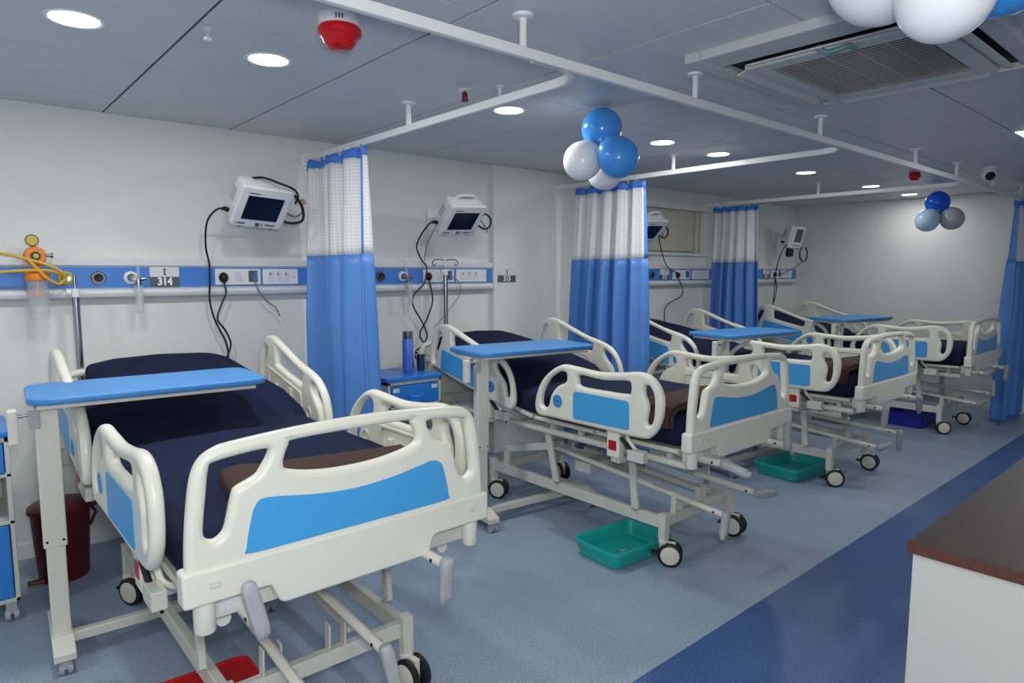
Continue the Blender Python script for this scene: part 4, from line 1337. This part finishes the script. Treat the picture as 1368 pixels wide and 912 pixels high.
def make_monitor(loc, tilt, roll, yaw, label, handle, cords, loop=True, portrait=False):
    t = thing('patient_monitor', label, 'monitor', loc, group='white wall-mounted patient monitors')
    t.rotation_mode = 'YXZ'
    t.rotation_euler = (R(tilt), R(roll), R(yaw))
    inv = monitor_matrix(loc, tilt, roll, yaw).inverted()
    W_, H_ = (0.152, 0.135) if not portrait else (0.115, 0.135)
    D = 0.105
    sh = rpoly([(-W_, -H_), (W_, -H_), (W_, H_), (-W_, H_)], 0.022, 4)
    me = curve_mesh([sh], 0.010, 0.008, T(0, 0.010, 0) @ TO_XZ, 2)
    body = curve_mesh([rpoly([(-W_ + .006, -H_ + .006), (W_ - .006, -H_ + .006), (W_ - .006, H_ - .006), (-W_ + .006, H_ - .006)], 0.03, 4)], 0.028, 0.022, T(0, 0.068, 0) @ TO_XZ, 3)
    smooth_by_angle(me, 45)
    smooth_by_angle(body, 45)
    mobj('bezel', me, 'monitor', t)
    bd = mobj('housing', body, 'monitor', t)
    if not portrait:
        mobj('screen', curve_mesh([rpoly([(-.105, -.079), (.105, -.079), (.105, .079), (-.105, .079)], 0.004, 2)], 0.001, 0.0004, T(0, -0.0085, 0.0) @ TO_XZ, 1), 'screen', t)
        for a, b, c, d, m in ((-.115, -.072, -.112, -.103, 'grey2'), (-.012, .012, -.122, -.098, 'grey2'), (.045, .105, -.112, -.103, 'grey2'), (.022, .030, -.106, -.100, 'ink'), (.022, .030, -.118, -.112, 'ink'), (-.13, -.122, -.110, -.104, 'ink')):
            finish('button', boxbm(a, b, -0.0105, -0.007, c, d), m, t, bevel=0.001)
        finish('maker_strip', boxbm(-.105, -.045, -0.0095, -0.007, .093, .099), 'grey2', t)
    else:
        mobj('screen', curve_mesh([rpoly([(-.02, -.079), (.085, -.079), (.085, .079), (-.02, .079)], 0.004, 2)], 0.001, 0.0004, T(0, -0.0085, 0.02) @ TO_XZ, 1), 'grey2', t)
        for q in range(4):
            finish('button', boxbm(-.02 + .028 * q, -.004 + .028 * q, -0.0105, -0.007, -.108, -.092), 'ink', t, bevel=0.001)
    for s in (-1, 1):
        finish('rubber_foot', boxbm(s * W_ * 0.62 - 0.010, s * W_ * 0.62 + 0.010, 0.0, 0.03, -H_ - 0.008, -H_ + 0.002), 'black', t, bevel=0.002)
    for k in range(4):
        finish('vent_slot', boxbm(-W_ + 0.0045, -W_ + 0.008, 0.055 + 0.014 * k, 0.061 + 0.014 * k, -0.02, 0.07), 'grey', bd)
    if handle:
        bm = bmesh.new()
        cord(bm, [(-0.085, 0.085, H_ - 0.012), (-0.06, 0.08, H_ + 0.022), (0.0, 0.075, H_ + 0.032), (0.06, 0.08, H_ + 0.022), (0.085, 0.085, H_ - 0.012)], 0.012, 6, 10)
        finish('carry_handle', bm, 'monitor', t, smooth=True)
    # wall bracket
    wallp = inv @ Vector((loc[0] + 0.02, WALL - 0.012, loc[2] + 0.03))
    back = Vector((0, D + 0.012, 0))
    bm = bmesh.new()
    tube(bm, [back - Vector((0, 0.03, 0)), back, back * 0.5 + wallp * 0.5, wallp], 0.016, 10)
    br = finish('wall_arm', bm, 'monitor', t, smooth=True)
    bm = boxbm(loc[0] - 0.04, loc[0] + 0.08, WALL - 0.016, WALL - 0.002, loc[2] - 0.05, loc[2] + 0.11)
    for v in bm.verts:
        v.co = inv @ v.co
    finish('wall_plate', bm, 'monitor', t, bevel=0.003)
    # cables (given in room coordinates)
    for nm, pts, r, m in cords:
        bm = bmesh.new()
        cord(bm, [inv @ Vector(p) for p in pts], r, 8, 7)
        finish(nm, bm, m, t, smooth=True)
    # socket end at the left side
    bm = bmesh.new()
    tube(bm, [(-W_ + 0.004, 0.07, -0.085), (-W_ - 0.02, 0.07, -0.078), (-W_ - 0.035, 0.068, -0.085)], [0.014, 0.012, 0.006], 10)
    finish('power_connector', bm, 'black', t, smooth=True)
    return t

def plug(x, z):
    y = WALL - 0.060
    t = thing('power_plug', 'black three-pin plug in the wall socket', 'plug', (x, y, z), group='black plugs in the wall sockets')
    bm = bmesh.new()
    prof = [(0.0, 0.026), (0.008, 0.0275), (0.016, 0.024), (0.03, 0.015), (0.036, 0.007)]
    rings = []
    for d_, r_ in prof:
        rings.append([bm.verts.new((r_ * math.cos(2 * PI * k / 14), -d_, r_ * 1.15 * math.sin(2 * PI * k / 14))) for k in range(14)])
    for a, b in zip(rings, rings[1:]):
        for k in range(14):
            bm.faces.new((a[k], a[(k + 1) % 14], b[(k + 1) % 14], b[k]))
    bm.faces.new(rings[0])
    bm.faces.new(rings[-1][::-1])
    finish('plug_body', bm, 'black', t, smooth=True)
    finish('cord_relief', lathebm([(0, -0.022), (0.006, -0.022), (0.004, -0.045), (0, -0.045)], 8, T(0, -0.014, 0)), 'black', t, smooth=True)
    return t

WY = WALL - 0.085
m1 = (1.432, 3.80, 1.857)
make_monitor(m1, 41.3, 3.7, 3.3, 'white patient monitor tilted down on the wall above the nearest bed', False, [
    ('power_cord', [(1.262, 3.86, 1.850), (1.215, 3.90, 1.845), (1.19, 4.0, 1.78), (1.20, 4.08, 1.65), (1.225, WY, 1.55), (1.222, WY - 0.01, 1.45), (1.215, WY - 0.01, 1.34), (1.235, WY, 1.24), (1.265, WY, 1.16), (1.30, WY, 1.08), (1.31, WY, 0.99), (1.31, WY, 0.90)], 0.0055, 'cable'),
    ('plug_cord', [(1.309, WY + 0.012, 1.43), (1.312, WY, 1.37), (1.28, WY, 1.30), (1.258, WY, 1.22), (1.30, WY, 1.15), (1.328, WY, 1.07), (1.305, WY, 1.00), (1.27, WY, 0.93)], 0.0055, 'cable'),
    ('sensor_cable', [(1.36, 3.80, 2.015), (1.42, 3.74, 2.020), (1.50, 3.70, 1.990), (1.57, 3.69, 1.965), (1.600, 3.70, 1.93), (1.60, 3.74, 1.89)], 0.0065, 'cable'),
    ('sensor_cable', [(1.52, 3.90, 2.015), (1.58, 3.90, 2.0), (1.66, 3.88, 1.95), (1.695, 3.86, 1.88), (1.685, 3.84, 1.81), (1.63, 3.83, 1.785), (1.57, 3.84, 1.79)], 0.008, 'cable'),
    ('sensor_cable', [(1.52, 3.90, 2.02), (1.60, 3.92, 2.0), (1.68, 3.90, 1.93), (1.70, 3.88, 1.86), (1.66, 3.9, 1.83), (1.60, 3.92, 1.86)], 0.005, 'greycable'),
    ('sensor_clip', [(1.695, 3.87, 1.93), (1.705, 3.86, 1.92), (1.71, 3.86, 1.90)], 0.011, 'skin')])
m2 = (2.845, 3.80, 1.859)
def right_cords(x, y, z):
    return [('sensor_cable', [(x + 0.145, y - 0.02, z + 0.03), (x + 0.19, y - 0.02, z + 0.055), (x + 0.235, y - 0.02, z + 0.02), (x + 0.235, y - 0.01, z - 0.03), (x + 0.19, y, z - 0.05), (x + 0.14, y, z - 0.03)], 0.007, 'cable'),
            ('sensor_cable', [(x + 0.15, y, z + 0.02), (x + 0.18, y, z - 0.01), (x + 0.215, y, z - 0.045), (x + 0.22, y, z - 0.075)], 0.005, 'greycable'),
            ('sensor_clip', [(x + 0.18, y - 0.01, z - 0.02), (x + 0.185, y - 0.01, z - 0.03), (x + 0.19, y - 0.01, z - 0.045)], 0.010, 'skin')]
make_monitor(m2, 46.8, -4.0, 2.1, 'white patient monitor with a carry handle above the second bed', True, [
    ('power_cord', [(2.675, 3.86, 1.845), (2.64, 3.90, 1.84), (2.62, 3.98, 1.77), (2.625, 4.06, 1.68), (2.70, WY, 1.59), (2.745, WY, 1.53), (2.72, WY - 0.005, 1.42), (2.63, WY, 1.33), (2.625, WY, 1.25), (2.70, WY, 1.13), (2.74, WY, 1.03), (2.70, WY, 0.96), (2.62, WY - 0.03, 0.92), (2.70, WY - 0.03, 0.88)], 0.0055, 'cable'),
    ('plug_cord', [(2.775, WY + 0.012, 1.43), (2.785, WY, 1.36), (2.79, WY, 1.27), (2.74, WY, 1.15), (2.68, WY, 1.06), (2.69, WY, 1.0), (2.74, WY, 0.97), (2.80, WY, 0.94)], 0.0055, 'cable'),
    ('data_cord', [(2.69, 3.90, 1.83), (2.69, 4.02, 1.70), (2.73, WY + 0.01, 1.58)], 0.003, 'greycable'),
    ('data_cord', [(2.99, WY + 0.02, 1.47), (3.04, WY, 1.42), (3.05, WY, 1.34), (2.98, WY, 1.25), (2.90, WY, 1.17), (2.80, WY, 1.08)], 0.003, 'greycable')] + right_cords(*m2))
m3 = (4.985, 3.80, 1.865)
make_monitor(m3, 46.0, -3.0, 2.0, 'white patient monitor half hidden behind the second curtain', True, [
    ('power_cord', [(5.16, 3.86, 1.90), (5.30, 3.95, 1.86), (5.45, 4.02, 1.72), (5.68, WY, 1.56), (5.88, WY, 1.48)], 0.0055, 'cable'),
    ('plug_cord', [(5.90, WY + 0.012, 1.43), (5.93, WY, 1.38), (5.97, WY, 1.30), (5.93, WY, 1.24), (5.72, WY, 1.17), (5.66, WY, 1.10), (5.66, WY, 0.98)], 0.0055, 'cable')] + right_cords(*m3))
m4 = (7.99, 3.90, 1.92)
make_monitor(m4, 14, 3.3, -19.5, 'small white patient monitor with a narrow screen by the far corner', False, [
    ('power_cord', [(7.87, 3.95, 1.83), (7.86, 4.0, 1.76), (7.92, 4.08, 1.62), (7.945, WY, 1.50), (7.93, WY, 1.35), (7.92, WY, 1.22), (7.90, WY, 1.10), (7.85, WY, 1.0)], 0.006, 'cable'),
    ('plug_cord', [(7.955, WY + 0.012, 1.43), (7.975, WY, 1.33), (7.97, WY, 1.24), (7.93, WY, 1.14), (7.86, WY, 1.02)], 0.006, 'cable'),
    ('sensor_cable', [(8.10, 3.88, 1.80), (8.06, 3.88, 1.72), (8.10, 3.88, 1.65), (8.18, 3.88, 1.63), (8.25, 3.88, 1.67), (8.26, 3.88, 1.75), (8.20, 3.88, 1.80)], 0.008, 'cable'),
    ('sensor_cable', [(8.20, 3.90, 1.64), (8.21, 4.0, 1.56), (8.15, WY, 1.49), (8.06, WY, 1.47)], 0.004, 'cable'),
    ('cuff', [(7.99, 3.97, 1.78), (7.98, 3.97, 1.73), (7.985, 3.97, 1.69)], 0.045, 'black')], portrait=True)
for x, lb in ((1.309, 'left of the nearest bed'), (2.775, 'second'), (5.90, 'third'), (7.955, 'far')):
    p = plug(x, 1.466)
    p['label'] = {1.309: 'black plug in the socket plate above the nearest bed', 2.775: 'black plug in the socket plate beside the hooked drip pole', 5.90: 'black plug in the socket plate between the second and third curtains', 7.955: 'black plug in the socket near the far corner'}[x]
bm = bmesh.new()
cord(bm, [(0, 0, 0), (0.012, -0.015, -0.03), (0.035, -0.02, -0.10), (0.085, -0.015, -0.16), (0.135, -0.012, -0.20), (0.16, -0.010, -0.255)], 0.0045, 8, 7)
c = finish('data_cable', bm, 'greycable', smooth=True)
c.location = (1.478, WALL - 0.066, 1.475)
tag(c, 'loose grey cable dangling from the socket above the nearest bed', 'cable')

# ================================================================== BEDSIDE LOCKERS
def make_locker():
    W_, D, H = 0.40, 0.40, 0.83
    t = thing('bedside_locker', 'locker', 'cabinet', group='blue and white bedside lockers')
    bm = bmesh.new()
    for a in ((-W_ / 2, -W_ / 2 + 0.018, -D / 2, D / 2, 0.085, H - 0.02), (W_ / 2 - 0.018, W_ / 2, -D / 2, D / 2, 0.085, H - 0.02), (-W_ / 2, W_ / 2, D / 2 - 0.012, D / 2, 0.085, H - 0.02),
              (-W_ / 2, W_ / 2, -D / 2, D / 2, 0.085, 0.105), (-W_ / 2, W_ / 2, -D / 2, D / 2, 0.43, 0.447), (-W_ / 2, W_ / 2, -D / 2, D / 2, 0.635, 0.652), (-W_ / 2, W_ / 2, -D / 2, D / 2, H - 0.045, H - 0.02)):
        box(bm, *a)
    finish('cabinet_body', bm, 'locker_body', t, bevel=0.003)
    me = curve_mesh([rpoly([(-W_ / 2 - .012, -D / 2 - .012), (W_ / 2 + .012, -D / 2 - .012), (W_ / 2 + .012, D / 2), (-W_ / 2 - .012, D / 2)], 0.02, 4)], 0.008, 0.006, T(0, 0, H - 0.008), 2)
    smooth_by_angle(me, 40)
    mobj('cabinet_top', me, 'locker_blue', t)
    dr = finish('drawer', boxbm(-W_ / 2 + 0.022, W_ / 2 - 0.022, -D / 2 - 0.006, D / 2 - 0.05, 0.656, H - 0.05), 'locker_blue', t, bevel=0.003)
    bm = bmesh.new()
    cord(bm, [(-0.05, -D / 2 - 0.005, 0.715), (-0.045, -D / 2 - 0.028, 0.708), (0.0, -D / 2 - 0.032, 0.703), (0.045, -D / 2 - 0.028, 0.708), (0.05, -D / 2 - 0.005, 0.715)], 0.007, 5, 8)
    finish('drawer_handle', bm, 'locker_blue', dr, smooth=True)
    for s in (-1, 1):
        finish('label_sticker', boxbm(s * 0.145 - 0.022, s * 0.145 + 0.022, -D / 2 - 0.0072, -D / 2 - 0.0058, 0.742, 0.768), 'signwhite', dr)
    do = finish('door', boxbm(-W_ / 2 + 0.022, W_ / 2 - 0.022, -D / 2 - 0.006, -D / 2 + 0.012, 0.109, 0.427), 'locker_blue', t, bevel=0.003)
    finish('door_knob', lathebm([(0, 0), (0.006, 0), (0.006, 0.012), (0.012, 0.016), (0.010, 0.024), (0, 0.026)], 14, T(-0.13, -D / 2 - 0.004, 0.27) @ Matrix.Rotation(R(90), 4, 'X')), 'chrome', do, smooth=True)
    for sx in (-1, 1):
        for sy in (-1, 1):
            x, y = sx * (W_ / 2 - 0.035), sy * (D / 2 - 0.035)
            cs = finish('caster', boxbm(x - 0.02, x + 0.02, y - 0.025, y + 0.015, 0.03, 0.087), 'grey', t, bevel=0.004)
            for q in (-1, 1):
                bm = bmesh.new()
                tube(bm, [(x + q * 0.007, y - 0.01, 0.025), (x + q * 0.024, y - 0.01, 0.025)], 0.025, 14)
                finish('caster_wheel', bm, 'grey', cs, smooth=True)
    return t
lp = make_locker()
lp.location = (-0.008, 3.66, 0)
lp['label'] = 'blue and white bedside locker cut off by the left edge'
lq = copy_tree(lp)
lq.location = (2.295, 3.79, 0)
lq['label'] = 'blue and white bedside locker behind the nearest bed, carrying a flask'

# flask and cup
t = thing('vacuum_flask', 'tall blue flask with a steel lid on the bedside locker', 'flask', (2.35, 3.76, 0.836))
finish('flask_body', lathebm([(0, 0), (0.034, 0), (0.036, 0.004), (0.036, 0.215), (0.033, 0.225), (0, 0.225)], 28), 'flask', t, smooth=True)
finish('flask_lid', lathebm([(0, 0.223), (0.034, 0.223), (0.035, 0.228), (0.035, 0.268), (0.030, 0.273), (0, 0.273)], 28), 'chrome', t, smooth=True)
bm = bmesh.new()
for k in range(5):
    a = R(-60 + 9 * k)
    p = Vector((math.cos(a) * 0.0363, math.sin(a) * 0.0363, 0))
    tube(bm, [p + Vector((0, 0, 0.03 + 0.016 * (k % 3))), p + Vector((0, 0, 0.045 + 0.016 * (k % 3)))], 0.004, 6)
finish('printed_mark', bm, 'ink', t)
t = thing('steel_cup', 'dark steel cup beside the blue flask', 'cup', (2.45, 3.76, 0.836))
finish('cup_body', lathebm([(0, 0), (0.022, 0), (0.024, 0.003), (0.031, 0.105), (0.032, 0.107), (0.030, 0.107), (0.022, 0.008), (0, 0.006)], 26), mat('dark_steel', (120, 122, 128), 0.2, metal=1.0, noise=0.03), t, smooth=True)
bm = bmesh.new()
cord(bm, [(-0.028, 0, 0.09), (-0.042, 0, 0.085), (-0.044, 0, 0.105), (-0.040, 0, 0.13)], 0.004, 5, 6)
finish('cup_handle', bm, 'black', t, smooth=True)

# ================================================================== FLOOR THINGS
# dark red pedal bin
t = thing('pedal_bin', 'dark red plastic pedal bin by the wall behind the first table', 'bin', (0.392, 3.84, 0))
finish('bin_body', lathebm([(0, 0.0), (0.100, 0.0), (0.106, 0.01), (0.124, 0.335), (0.128, 0.34), (0.128, 0.35), (0, 0.35)], 32), 'binred', t, smooth=True)
finish('bin_lid', lathebm([(0.134, 0.342), (0.137, 0.35), (0.135, 0.366), (0.12, 0.378), (0.07, 0.386), (0, 0.388)], 32), 'binred', t, smooth=True)
finish('pedal', boxbm(-0.155, -0.085, -0.085, -0.045, 0.018, 0.034), 'binred', t, bevel=0.006)
bm = boxbm(0.118, 0.150, -0.04, 0.04, 0.335, 0.368)
finish('hinge', bm, 'binred', t, bevel=0.006)
bm = bmesh.new()
tube(bm, [(0.125, -0.02, 0.34), (0.145, -0.02, 0.30), (0.118, -0.02, 0.24)], 0.008, 8)
finish('handle', bm, 'binred', t, smooth=True)

def tray(x, y, rot, L, Wd, H, m, label, group=None):
    t = thing('plastic_tray', label, 'tray', (x, y, 0.0), R(rot), group)
    bm = bmesh.new()
    def ring(l, w_, z, r):
        return [bm.verts.new((p.x, p.y, z)) for p in rpoly([(-l / 2, -w_ / 2), (l / 2, -w_ / 2), (l / 2, w_ / 2), (-l / 2, w_ / 2)], r, 5)]
    rs = [ring(L - 0.07, Wd - 0.07, 0.001, 0.04), ring(L - 0.05, Wd - 0.05, 0.006, 0.045), ring(L - 0.02, Wd - 0.02, H - 0.018, 0.05), ring(L, Wd, H - 0.018, 0.055), ring(L, Wd, H, 0.055),
          ring(L - 0.02, Wd - 0.02, H, 0.05), ring(L - 0.035, Wd - 0.035, H - 0.012, 0.045), ring(L - 0.058, Wd - 0.058, 0.010, 0.04)]
    n_ = len(rs[0])
    for a, b in zip(rs, rs[1:]):
        for k in range(n_):
            bm.faces.new((a[k], a[(k + 1) % n_], b[(k + 1) % n_], b[k]))
    bm.faces.new(rs[0][::-1])
    bm.faces.new(rs[-1])
    finish('tray_body', bm, m, t, smooth=True)
    return t
G = 'plastic trays under the beds'
t = tray(2.700, 2.195, -4, 0.46, 0.33, 0.092, 'teal', 'teal plastic tray on the floor under the second bed', G)
finish('logo_mark', lathebm([(0, 0.0102), (0.022, 0.0102), (0.022, 0.0112), (0, 0.0112)], 16, Matrix.Diagonal((1, 0.5, 1, 1))), 'grey', t)
t2 = tray(4.80, 2.285, -4, 0.54, 0.36, 0.092, 'teal', 'teal plastic tray on the floor under the third bed', G)
t = thing('footstep_board', 'flat red plastic board on the floor under the nearest bed', 'board', (0.545, 2.22, 0), R(-2))
me = curve_mesh([rpoly([(-.24, -.21), (.24, -.21), (.24, .21), (-.24, .21)], 0.05, 5)], 0.030, 0.010, T(0, 0, 0.040), 3)
smooth_by_angle(me, 40)
mobj('board', me, 'trayred', t)
mobj('raised_rim', curve_mesh([rpoly([(-.235, -.205), (.235, -.205), (.235, .205), (-.235, .205)], 0.048, 5), rpoly([(-.222, -.192), (.222, -.192), (.222, .192), (-.222, .192)], 0.038, 5)], 0.004, 0.002, T(0, 0, 0.080), 2), 'trayred', t)
tray(7.27, 2.28, 0, 0.50, 0.36, 0.14, 'basin', 'deep blue plastic tub on the floor under the farthest bed', G)

# ================================================================== COUNTER
t = thing('nurse_counter', 'white counter with a dark brown wooden top at the lower right', 'counter', (3.0, 0.15, 0))
o = (3.0, 0.15, 0)
finish('end_panel', boxbm(1.755, 1.78, -0.28, 0.53, 0.0, 0.822), 'counter', t, bevel=0.002, off=o)
finish('cabinet_body', boxbm(1.78, 4.4, -0.26, 0.515, 0.0, 0.822), 'counter', t, bevel=0.002, off=o)
tp_ = finish('counter_top', boxbm(1.745, 4.42, -0.29, 0.538, 0.824, 0.85), 'countertop', t, bevel=0.002, off=o)
bm = boxbm(1.7435, 1.7455, -0.29, 0.538, 0.822, 0.848)
box(bm, 1.7435, 4.42, 0.5375, 0.5395, 0.822, 0.848)
finish('edge_band', bm, 'counteredge', t, off=o)
